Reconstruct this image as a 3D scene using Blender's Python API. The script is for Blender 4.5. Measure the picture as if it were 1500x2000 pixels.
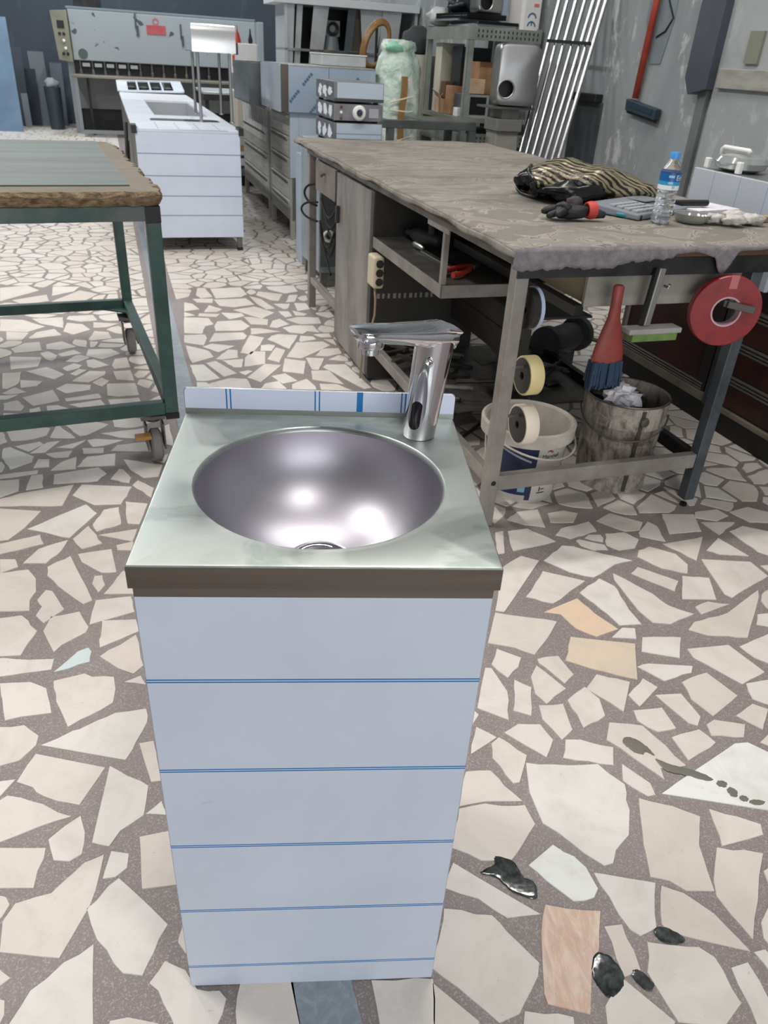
import bpy, bmesh, math, random
from mathutils import Vector, Matrix
random.seed(7)
rnd = random.Random(11)
PI = math.pi
S = bpy.context.scene
COL = S.collection
for o in list(bpy.data.objects):
    bpy.data.objects.remove(o)

# ------------------------------------------------------------------ frame of the hall
# the hall's own axes: X to the right across the hall, Y away into the hall, origin at the near left bench leg
NX, NY, ROT = 0.5312, 1.4286, 0.2482
CR, SR = math.cos(ROT), math.sin(ROT)
def W(X, Y, Z=0.0):
    return Vector((NX + CR * X - SR * Y, NY + SR * X + CR * Y, Z))

# ------------------------------------------------------------------ camera
cam_d = bpy.data.cameras.new('camera')
cam = bpy.data.objects.new('camera', cam_d)
COL.objects.link(cam)
yaw, pit, rol = 0.0945, 0.5430, 0.0631
fw = Vector((math.sin(yaw) * math.cos(pit), math.cos(yaw) * math.cos(pit), -math.sin(pit)))
rt = Vector((math.cos(yaw), -math.sin(yaw), 0.0))
up = rt.cross(fw)
r2 = rt * math.cos(rol) + up * math.sin(rol)
u2 = -rt * math.sin(rol) + up * math.cos(rol)
mw = Matrix((r2, u2, -fw)).transposed().to_4x4()
mw.translation = Vector((0.0048, -0.6699, 1.3271))
cam.matrix_world = mw
cam_d.sensor_fit = 'HORIZONTAL'
cam_d.sensor_width = 36.0
cam_d.lens = 36.0 * 1468.75 / 1500.0
cam_d.clip_start = 0.02
cam_d.clip_end = 100
cam_d.dof.use_dof = True
cam_d.dof.focus_distance = 1.15
cam_d.dof.aperture_fstop = 16
S.camera = cam

# ------------------------------------------------------------------ world, lamps, exposure
wd = bpy.data.worlds.new('world')
S.world = wd
wd.use_nodes = True
wd.node_tree.nodes['Background'].inputs[0].default_value = (0.75, 0.85, 1.0, 1)
wd.node_tree.nodes['Background'].inputs[1].default_value = 0.05
S.view_settings.view_transform = 'Standard'
S.view_settings.look = 'None'
S.view_settings.exposure = 0.0
S.view_settings.gamma = 1.0
S.view_settings.use_curve_mapping = False

def lamp(X, Y, Z, power, sx=0.16, sy=1.3, col=(1.0, 0.97, 0.93)):
    d = bpy.data.lights.new('ceiling_lamp', 'AREA')
    d.shape = 'RECTANGLE'
    d.size, d.size_y = sx, sy
    d.energy = power
    d.color = col
    o = bpy.data.objects.new('ceiling_lamp', d)
    COL.objects.link(o)
    o.location = W(X, Y, Z)
    o.rotation_euler = (0, 0, ROT)
    return o
WARM, COOL = (1.0, 0.965, 0.93), (0.90, 0.96, 1.0)
lamp(-0.05, -2.8, 5.2, 66, 0.5, 0.5, col=WARM)
lamp(-3.3, 1.0, 5.2, 140, col=WARM)
lamp(0.45, 1.1, 5.2, 122, 3.3, 0.16, col=WARM)
lamp(-3.4, 4.6, 5.2, 150)
lamp(-3.3, 8.4, 5.2, 130, col=COOL)
lamp(0.6, 11.0, 5.2, 150, col=COOL)
lamp(-2.0, 11.8, 5.2, 120, col=COOL)
# added fill light behind the viewer, in a made-up opening of the front wall
front_fill = lamp(-0.9, -6.1, 1.65, 150, 4.2, 3.1, (0.93, 0.97, 1.0))
front_fill.rotation_euler = (PI / 2, 0, ROT)
front_fill.name = front_fill.data.name = 'front_fill_light'

# ------------------------------------------------------------------ materials
def c(h):
    h = h.lstrip('#')
    v = [int(h[i:i + 2], 16) / 255 for i in (0, 2, 4)]
    return tuple(x / 12.92 if x <= 0.04045 else ((x + 0.055) / 1.055) ** 2.4 for x in v) + (1,)

class N:
    def __init__(s, name):
        s.m = bpy.data.materials.new(name)
        s.m.use_nodes = True
        s.t = s.m.node_tree
        s.n = s.t.nodes
        s.b = s.n['Principled BSDF']
        s.tc = s.n.new('ShaderNodeTexCoord')
    def link(s, a, b):
        s.t.links.new(a, b)
    def noise(s, scale, detail=4, rough=0.55, dist=0, vec=None, stretch=None):
        n = s.n.new('ShaderNodeTexNoise')
        n.inputs['Scale'].default_value = scale
        n.inputs['Detail'].default_value = detail
        n.inputs['Roughness'].default_value = rough
        n.inputs['Distortion'].default_value = dist
        v = vec or s.tc.outputs['Object']
        if stretch:
            mp = s.n.new('ShaderNodeMapping')
            mp.inputs['Scale'].default_value = stretch
            s.link(v, mp.inputs[0])
            v = mp.outputs[0]
        s.link(v, n.inputs['Vector'])
        return n.outputs['Fac']
    def ramp(s, fac, stops, interp='LINEAR'):
        r = s.n.new('ShaderNodeValToRGB')
        r.color_ramp.interpolation = interp
        e = r.color_ramp.elements
        while len(e) < len(stops):
            e.new(0.5)
        for k, (p, col) in enumerate(stops):
            e[k].position = p
            e[k].color = col if len(col) == 4 else tuple(col) + (1,)
        s.link(fac, r.inputs[0])
        return r.outputs[0]
    def mix(s, fac, a, b, mode='MIX'):
        m = s.n.new('ShaderNodeMix')
        m.data_type = 'RGBA'
        m.blend_type = mode
        for sock, val in ((m.inputs[0], fac), (m.inputs[6], a), (m.inputs[7], b)):
            if hasattr(val, 'is_output'):
                s.link(val, sock)
            else:
                sock.default_value = val
        return m.outputs[2]
    def math(s, op, a, b=0.0, cc=0.0):
        m = s.n.new('ShaderNodeMath')
        m.operation = op
        for i, val in enumerate((a, b, cc)):
            if hasattr(val, 'is_output'):
                s.link(val, m.inputs[i])
            else:
                m.inputs[i].default_value = val
        return m.outputs[0]
    def axis(s, k, out='Object'):
        x = s.n.new('ShaderNodeSeparateXYZ')
        s.link(s.tc.outputs[out], x.inputs[0])
        return x.outputs[k]
    def bump(s, h, strength, dist=0.002):
        b = s.n.new('ShaderNodeBump')
        b.inputs['Strength'].default_value = strength
        b.inputs['Distance'].default_value = dist
        s.link(h, b.inputs['Height'])
        s.link(b.outputs[0], s.b.inputs['Normal'])
    def set(s, **k):
        for a, v in k.items():
            sock = s.b.inputs[a.replace('_', ' ')]
            if hasattr(v, 'is_output'):
                s.link(v, sock)
            else:
                sock.default_value = v
        return s

MC = {}
def mat(name, col, rough=0.5, metal=0.0, col2=None, vs=9.0, lo=0.4, hi=0.65, bump=0.0, bs=80.0, stretch=None, rvar=0.0, spec=0.5, dist=0.0):
    if name in MC:
        return MC[name]
    q = N(name)
    q.set(Base_Color=c(col), Roughness=rough, Metallic=metal)
    q.b.inputs['Specular IOR Level'].default_value = spec
    if col2:
        f = q.noise(vs, 5, 0.6, dist, stretch=stretch)
        q.set(Base_Color=q.ramp(f, [(lo, c(col)), (hi, c(col2))]))
        if rvar:
            q.set(Roughness=q.math('MULTIPLY_ADD', f, rvar, rough - rvar / 2))
    if bump:
        q.bump(q.noise(bs, 3, 0.6, stretch=stretch), bump)
    MC[name] = q.m
    return q.m

def film(name, axis, stripes, base='#bcc5d3', line='#0d74b4', w=0.0011, rough=0.38, faint=None, scuffs=True):
    """pale blue protective film over sheet steel with printed lines at given coordinates along one local axis"""
    if name in MC:
        return MC[name]
    q = N(name)
    a = q.axis(axis)
    acc = None
    for p in stripes:
        ww = w
        if isinstance(p, tuple):
            p, ww = p
        k = q.math('COMPARE', a, p, ww)
        acc = k if acc is None else q.math('MAXIMUM', acc, k)
    f = q.noise(5, 4, 0.6)
    col = q.ramp(f, [(0.35, c(base)), (0.7, tuple(x * 0.93 for x in c(base)[:3]))])
    if scuffs:
        g = q.noise(14, 6, 0.75, 1.5, stretch=(1, 1, 2.3))
        col = q.mix(q.ramp(g, [(0.69, (0, 0, 0)), (0.75, (0.35, 0.35, 0.35))]), col, c('#878e98'))
    if acc is not None:
        col = q.mix(acc, col, c(line))
    q.set(Base_Color=col, Roughness=rough, Metallic=0.0)
    q.b.inputs['Specular IOR Level'].default_value = 0.4
    MC[name] = q.m
    return q.m

STEEL = mat('brushed_steel', '#b5b6b3', 0.36, 1.0, '#9fa09d', 6, rvar=0.15, bump=0.05, bs=300, stretch=(1, 12, 1))
STEEL_D = mat('dull_steel', '#7d7b77', 0.5, 0.85, '#5f5c58', 8, bump=0.06, bs=120)
BENCHST = mat('worn_bench_steel', '#9d9892', 0.48, 0.35, '#7b756f', 7, 0.35, 0.7, bump=0.08, bs=90)
DARKST = mat('dark_oxidised_steel', '#3c3c3d', 0.5, 0.5, '#2a2a2b', 9)
CHROME = mat('chrome_plate', '#d9d9dd', 0.05, 1.0)
BLACK = mat('black_plastic', '#141517', 0.45)
RUBBER = mat('black_rubber', '#1a1a1b', 0.8)
WHITE = mat('white_plastic', '#e4e4e2', 0.4)
GREEN = mat('green_paint', '#3c5a55', 0.45, 0.0, '#2c4642', 6, bump=0.05, bs=40)
CARD = mat('cardboard', '#a9825f', 0.85, 0.0, '#8f6b4b', 10)
CARD_L = mat('pale_cardboard', '#cdb295', 0.85, 0.0, '#b99a7b', 9)
IVORY = mat('ivory_board', '#c9c4b6', 0.7, 0.0, '#b5b0a2', 4)
GREYP = mat('grey_paint', '#7f8488', 0.5, 0.0, '#6a6f73', 5)
PAPER = mat('white_paper', '#e6e4ea', 0.8, 0.0, '#cfcdd4', 30)
RED = mat('red_plastic', '#b5382f', 0.4)

# ------------------------------------------------------------------ mesh builder
class M:
    def __init__(s):
        s.v, s.f = [], []
        s.T = Matrix.Identity(4)
    def add(s, vs, fs):
        b = len(s.v)
        s.v += [s.T @ Vector(p) for p in vs]
        s.f += [tuple(b + i for i in f) for f in fs]
        return s
    def box(s, x0, x1, y0, y1, z0, z1):
        return s.add([(x0, y0, z0), (x1, y0, z0), (x1, y1, z0), (x0, y1, z0), (x0, y0, z1), (x1, y0, z1), (x1, y1, z1), (x0, y1, z1)],
                     [(0, 3, 2, 1), (4, 5, 6, 7), (0, 1, 5, 4), (1, 2, 6, 5), (2, 3, 7, 6), (3, 0, 4, 7)])
    def bar(s, p, q, w, h=None, up=(0, 0, 1)):
        """rectangular bar from p to q; w across, h along up"""
        h = h or w
        p, q = Vector(p), Vector(q)
        d = (q - p).normalized()
        u = Vector(up)
        if abs(d.dot(u)) > 0.98:
            u = Vector((0, 1, 0))
        a = d.cross(u).normalized() * (w / 2)
        b = a.cross(d).normalized() * (h / 2)
        vs = [e + i * a + j * b for e in (p, q) for i, j in ((-1, -1), (1, -1), (1, 1), (-1, 1))]
        return s.add(vs, [(0, 1, 2, 3), (7, 6, 5, 4), (0, 4, 5, 1), (1, 5, 6, 2), (2, 6, 7, 3), (3, 7, 4, 0)])
    def tube(s, pts, r, n=10, cap=True):
        pts = [Vector(p) for p in pts]
        rs = r if isinstance(r, (list, tuple)) else [r] * len(pts)
        vs, fs = [], []
        ref = None
        for i, p in enumerate(pts):
            d = (pts[min(i + 1, len(pts) - 1)] - pts[max(i - 1, 0)]).normalized()
            if ref is None:
                ref = Vector((0, 0, 1)) if abs(d.z) < 0.9 else Vector((1, 0, 0))
            a = (ref - d * ref.dot(d)).normalized()
            ref = a
            b = d.cross(a)
            for k in range(n):
                t = 2 * PI * k / n
                vs.append(p + (a * math.cos(t) + b * math.sin(t)) * rs[i])
        for i in range(len(pts) - 1):
            for k in range(n):
                k2 = (k + 1) % n
                fs.append((i * n + k, i * n + k2, (i + 1) * n + k2, (i + 1) * n + k))
        if cap:
            fs.append(tuple(range(n - 1, -1, -1)))
            fs.append(tuple((len(pts) - 1) * n + k for k in range(n)))
        return s.add(vs, fs)
    def lathe(s, prof, n=32, ctr=(0, 0, 0), ax='z', closed=False):
        """prof: list of (r, h)"""
        vs, fs = [], []
        for r, h in prof:
            for k in range(n):
                t = 2 * PI * k / n
                x, y = r * math.cos(t), r * math.sin(t)
                p = (x, y, h) if ax == 'z' else ((h, x, y) if ax == 'x' else (y, h, x))
                vs.append(tuple(p[i] + ctr[i] for i in range(3)))
        m = len(prof)
        for i in range(m if closed else m - 1):
            j = (i + 1) % m
            for k in range(n):
                k2 = (k + 1) % n
                fs.append((i * n + k, i * n + k2, j * n + k2, j * n + k))
        if not closed:
            if prof[0][0] > 1e-6:
                fs.append(tuple(range(n - 1, -1, -1)))
            if prof[-1][0] > 1e-6:
                fs.append(tuple((m - 1) * n + k for k in range(n)))
        return s.add(vs, fs)
    def prism(s, poly, z0, z1, fn=None):
        """poly in local 2D; fn maps (a,b,h) -> xyz"""
        fn = fn or (lambda a, b, h: (a, b, h))
        n = len(poly)
        vs = [fn(a, b, z0) for a, b in poly] + [fn(a, b, z1) for a, b in poly]
        fs = [tuple(range(n - 1, -1, -1)), tuple(range(n, 2 * n))]
        fs += [(i, (i + 1) % n, n + (i + 1) % n, n + i) for i in range(n)]
        return s.add(vs, fs)
    def grid(s, nx, ny, fn, thick=None):
        vs = [fn(i / nx, j / ny) for j in range(ny + 1) for i in range(nx + 1)]
        fs = [(j * (nx + 1) + i, j * (nx + 1) + i + 1, (j + 1) * (nx + 1) + i + 1, (j + 1) * (nx + 1) + i) for j in range(ny) for i in range(nx)]
        return s.add(vs, fs)
    def loft(s, secs, cap=True):
        n = len(secs[0])
        vs = [p for q in secs for p in q]
        fs = []
        for i in range(len(secs) - 1):
            for k in range(n):
                k2 = (k + 1) % n
                fs.append((i * n + k, i * n + k2, (i + 1) * n + k2, (i + 1) * n + k))
        if cap:
            fs.append(tuple(range(n - 1, -1, -1)))
            fs.append(tuple((len(secs) - 1) * n + k for k in range(n)))
        return s.add(vs, fs)
    def blob(s, ctr, rad, nu=14, nv=9, jit=0.0, seed=1, flat=None):
        q = random.Random(seed)
        ph = [q.uniform(0, 6.28) for _ in range(8)]
        vs, fs = [], []
        for j in range(nv + 1):
            v = PI * j / nv
            for i in range(nu):
                u = 2 * PI * i / nu
                k = 1 + jit * (math.sin(3 * u + ph[0] + 2 * v) * 0.5 + math.sin(5 * u + ph[1] - 3 * v) * 0.35 + math.sin(7 * v + ph[2] + 2 * u) * 0.4) * math.sin(v)
                x, y, z = rad[0] * k * math.sin(v) * math.cos(u), rad[1] * k * math.sin(v) * math.sin(u), rad[2] * k * math.cos(v)
                if flat is not None and z < flat:
                    z = flat
                vs.append((ctr[0] + x, ctr[1] + y, ctr[2] + z))
        for j in range(nv):
            for i in range(nu):
                i2 = (i + 1) % nu
                fs.append((j * nu + i, (j + 1) * nu + i, (j + 1) * nu + i2, j * nu + i2))
        return s.add(vs, fs)

def obj(name, m, mt, parent=None, loc=None, rz=None, bevel=0.0, smooth=False, sub=0, kind=None, label=None, solid=0.0, recalc=True, seg=2):
    me = bpy.data.meshes.new(name)
    me.from_pydata([tuple(p) for p in m.v], [], m.f)
    if recalc:
        bm = bmesh.new()
        bm.from_mesh(me)
        bmesh.ops.remove_doubles(bm, verts=bm.verts, dist=1e-6)
        bmesh.ops.recalc_face_normals(bm, faces=bm.faces)
        bm.to_mesh(me)
        bm.free()
    me.materials.append(mt)
    o = bpy.data.objects.new(name, me)
    COL.objects.link(o)
    if parent:
        o.parent = parent
    if loc is not None:
        o.location = loc
    if rz is not None:
        o.rotation_euler = (0, 0, rz)
    if solid:
        k = o.modifiers.new('solid', 'SOLIDIFY')
        k.thickness = solid
        k.offset = 0
    if bevel:
        k = o.modifiers.new('bevel', 'BEVEL')
        k.width = bevel
        k.segments = seg
        k.limit_method = 'ANGLE'
        k.angle_limit = math.radians(40)
    if sub:
        k = o.modifiers.new('sub', 'SUBSURF')
        k.levels = k.render_levels = sub
    if smooth:
        for p in me.polygons:
            p.use_smooth = True
        if smooth == 'auto':
            try:
                me.set_sharp_from_angle(angle=math.radians(38))
            except Exception:
                pass
    if kind:
        o['kind'] = kind
    if label:
        o['label'] = label
    return o

def tag(o, label, cat, group=None):
    o['label'] = label
    o['category'] = cat
    if group:
        o['group'] = group
    return o

def thing(name, label, cat, X=0, Y=0, Z=0, rz=0, group=None, world=False):
    o = bpy.data.objects.new(name, None)
    COL.objects.link(o)
    o.empty_display_size = 0.05
    if world:
        o.location = (X, Y, Z)
        o.rotation_euler = (0, 0, rz)
    else:
        o.location = W(X, Y, Z)
        o.rotation_euler = (0, 0, ROT + rz)
    return tag(o, label, cat, group)

def solo(name, label, cat, m, mt, X=0, Y=0, Z=0, rz=0, group=None, kind=None, **k):
    o = obj(name, m, mt, loc=W(X, Y, Z), rz=ROT + rz, kind=kind, **k)
    return tag(o, label, cat, group)

def struct(name, m, mt, parent=None, **k):
    o = obj(name, m, mt, parent=parent, **k)
    if parent is None:
        o.location = W(0, 0, 0)
        o.rotation_euler = (0, 0, ROT)
        o['kind'] = 'structure'
    return o

def dup_tree(root, X, Y, Z, rz, label, group=None):
    r = root.copy()
    COL.objects.link(r)
    r.location = W(X, Y, Z)
    r.rotation_euler = (0, 0, ROT + rz)
    tag(r, label, root['category'], group)
    for ch in list(root.children):
        d = ch.copy()
        COL.objects.link(d)
        d.parent = r
        for g in list(ch.children):
            e = g.copy()
            COL.objects.link(e)
            e.parent = d
    return r

def text_mesh(body, size, depth=0.0004):
    """letters as a mesh builder in the local XY plane, origin at the left of the baseline"""
    cu = bpy.data.curves.new('lettering', 'FONT')
    cu.body = body
    cu.size = size
    cu.extrude = depth / 2
    o = bpy.data.objects.new('lettering', cu)
    COL.objects.link(o)
    dg = bpy.context.evaluated_depsgraph_get()
    me = o.evaluated_get(dg).to_mesh()
    vs = [tuple(v.co) for v in me.vertices]
    fs = [tuple(p.vertices) for p in me.polygons]
    o.evaluated_get(dg).to_mesh_clear()
    bpy.data.objects.remove(o)
    bpy.data.curves.remove(cu)
    return vs, fs

def arc_poly(r0, r1, a0, a1, n=14):
    p = [(r1 * math.cos(a0 + (a1 - a0) * i / n), r1 * math.sin(a0 + (a1 - a0) * i / n)) for i in range(n + 1)]
    p += [(r0 * math.cos(a1 - (a1 - a0) * i / n), r0 * math.sin(a1 - (a1 - a0) * i / n)) for i in range(n + 1)]
    return p

# ------------------------------------------------------------------ room shell
def wall_mat(name, a, b, d, sc=1.2, stretch=(1, 1, 0.35)):
    q = N(name)
    f = q.noise(sc, 8, 0.62, 0.6, stretch=stretch)
    g = q.noise(sc * 5, 6, 0.7, 0.3, stretch=(1, 1, 0.5))
    col = q.ramp(f, [(0.38, c(a)), (0.55, c(b)), (0.7, c(a))])
    col = q.mix(q.ramp(g, [(0.56, (0, 0, 0)), (0.62, (0.9, 0.9, 0.9))]), col, c(d))
    q.set(Base_Color=col, Roughness=0.75)
    q.bump(g, 0.35, 0.01)
    return q.m
WALL_R = wall_mat('worn_grey_plaster', '#959a9c', '#83888a', '#b5b8b8')
WALL_B = wall_mat('dark_blue_grey_plaster', '#454d56', '#3f4750', '#4c545d', 0.6)
WALL_L = wall_mat('pale_plaster', '#a2a4a4', '#979999', '#acadac')
struct('wall_back', M().box(-6.2, 2.4, 14.3, 14.5, 0, 5.6), WALL_B)
struct('wall_right', M().box(2.2, 2.4, -6.2, 14.3, 0, 5.6), WALL_R)
struct('wall_left', M().box(-6.2, -6.0, -6.2, 14.3, 0, 5.6), WALL_L)
struct('wall_front', M().box(-6.2, -3.1, -6.4, -6.2, 0, 5.6).box(1.3, 2.4, -6.4, -6.2, 0, 5.6).box(-3.1, 1.3, -6.4, -6.2, 3.3, 5.6), WALL_L)  # doorway gap is made up to go with the added fill light
struct('ceiling', M().box(-6.2, 2.4, -6.4, 14.5, 5.6, 5.75), mat('ceiling_paint', '#b4b6b7', 0.9, 0, '#a8aaac', 1.0))

# ------------------------------------------------------------------ floor: terrazzo grout with broken marble pieces let in
q = N('terrazzo_grout')
f1 = q.noise(260, 3, 0.7)
f2 = q.noise(900, 2, 0.6)
f3 = q.noise(1.3, 5, 0.6)
col = q.ramp(f3, [(0.35, c('#8c8280')), (0.65, c('#7d7370'))])
col = q.mix(q.ramp(f1, [(0.52, (0, 0, 0)), (0.66, (0.8, 0.8, 0.8))]), col, c('#b3aaa6'))
col = q.mix(q.ramp(f2, [(0.56, (0, 0, 0)), (0.66, (0.8, 0.8, 0.8))]), col, c('#5b5250'))
q.set(Base_Color=col, Roughness=0.55)
GROUT = q.m
fl = struct('floor', M().box(-6.2, 2.4, -6.4, 14.5, -0.12, -0.0012), GROUT)

def stone_mat(name, island, a, b, d, vein=None):
    q = N(name)
    if island:
        g = q.n.new('ShaderNodeNewGeometry')
        r = g.outputs['Random Per Island']
    else:
        g = q.n.new('ShaderNodeObjectInfo')
        r = g.outputs['Random']
    col = q.ramp(r, [(0.0, c(a)), (0.45, c(b)), (0.75, c(d)), (1.0, c(a))])
    pos = q.n.new('ShaderNodeNewGeometry').outputs['Position']
    f = q.noise(9, 6, 0.65, 0.8, vec=pos)
    col = q.mix(q.ramp(f, [(0.45, (0, 0, 0)), (0.75, (0.5, 0.5, 0.5))]), col, c('#b9b1a6'))
    f = q.noise(70, 4, 0.7, 0.2, vec=pos)
    col = q.mix(q.ramp(f, [(0.66, (0, 0, 0)), (0.74, (0.55, 0.55, 0.55))]), col, c('#8d867c'))
    if vein:
        f = q.noise(22, 6, 0.7, 2.5, vec=pos, stretch=(1.4, 0.35, 1))
        col = q.mix(q.ramp(f, [(0.42, (0, 0, 0)), (0.62, (0.8, 0.8, 0.8))]), col, c(vein))
    q.set(Base_Color=col, Roughness=0.42)
    q.b.inputs['Specular IOR Level'].default_value = 0.35
    return q.m
ST = stone_mat('cream_marble', False, '#d8d1c9', '#d1c7be', '#dad5cf')
ST_I = stone_mat('cream_marble_chips', True, '#d8d1c9', '#d1c7be', '#dad5cf')
SPEC = {'o': (stone_mat('peach_marble', False, '#dcc2a8', '#dcc2a8', '#dcc2a8'), 'peach coloured broken marble piece'),
        't': (stone_mat('tan_marble', False, '#d2c2ad', '#d2c2ad', '#d2c2ad'), 'tan broken marble piece'),
        'p': (stone_mat('pink_marble', False, '#cba995', '#cba995', '#cba995', '#dcc9b9'), 'salmon pink veined marble piece'),
        'w': (stone_mat('white_marble', False, '#e2e2de', '#e2e2de', '#e2e2de'), 'bright white broken marble piece'),
        'b': (stone_mat('blue_marble', False, '#c9d6d6', '#c9d6d6', '#c9d6d6'), 'pale blue broken marble piece')}
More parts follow.
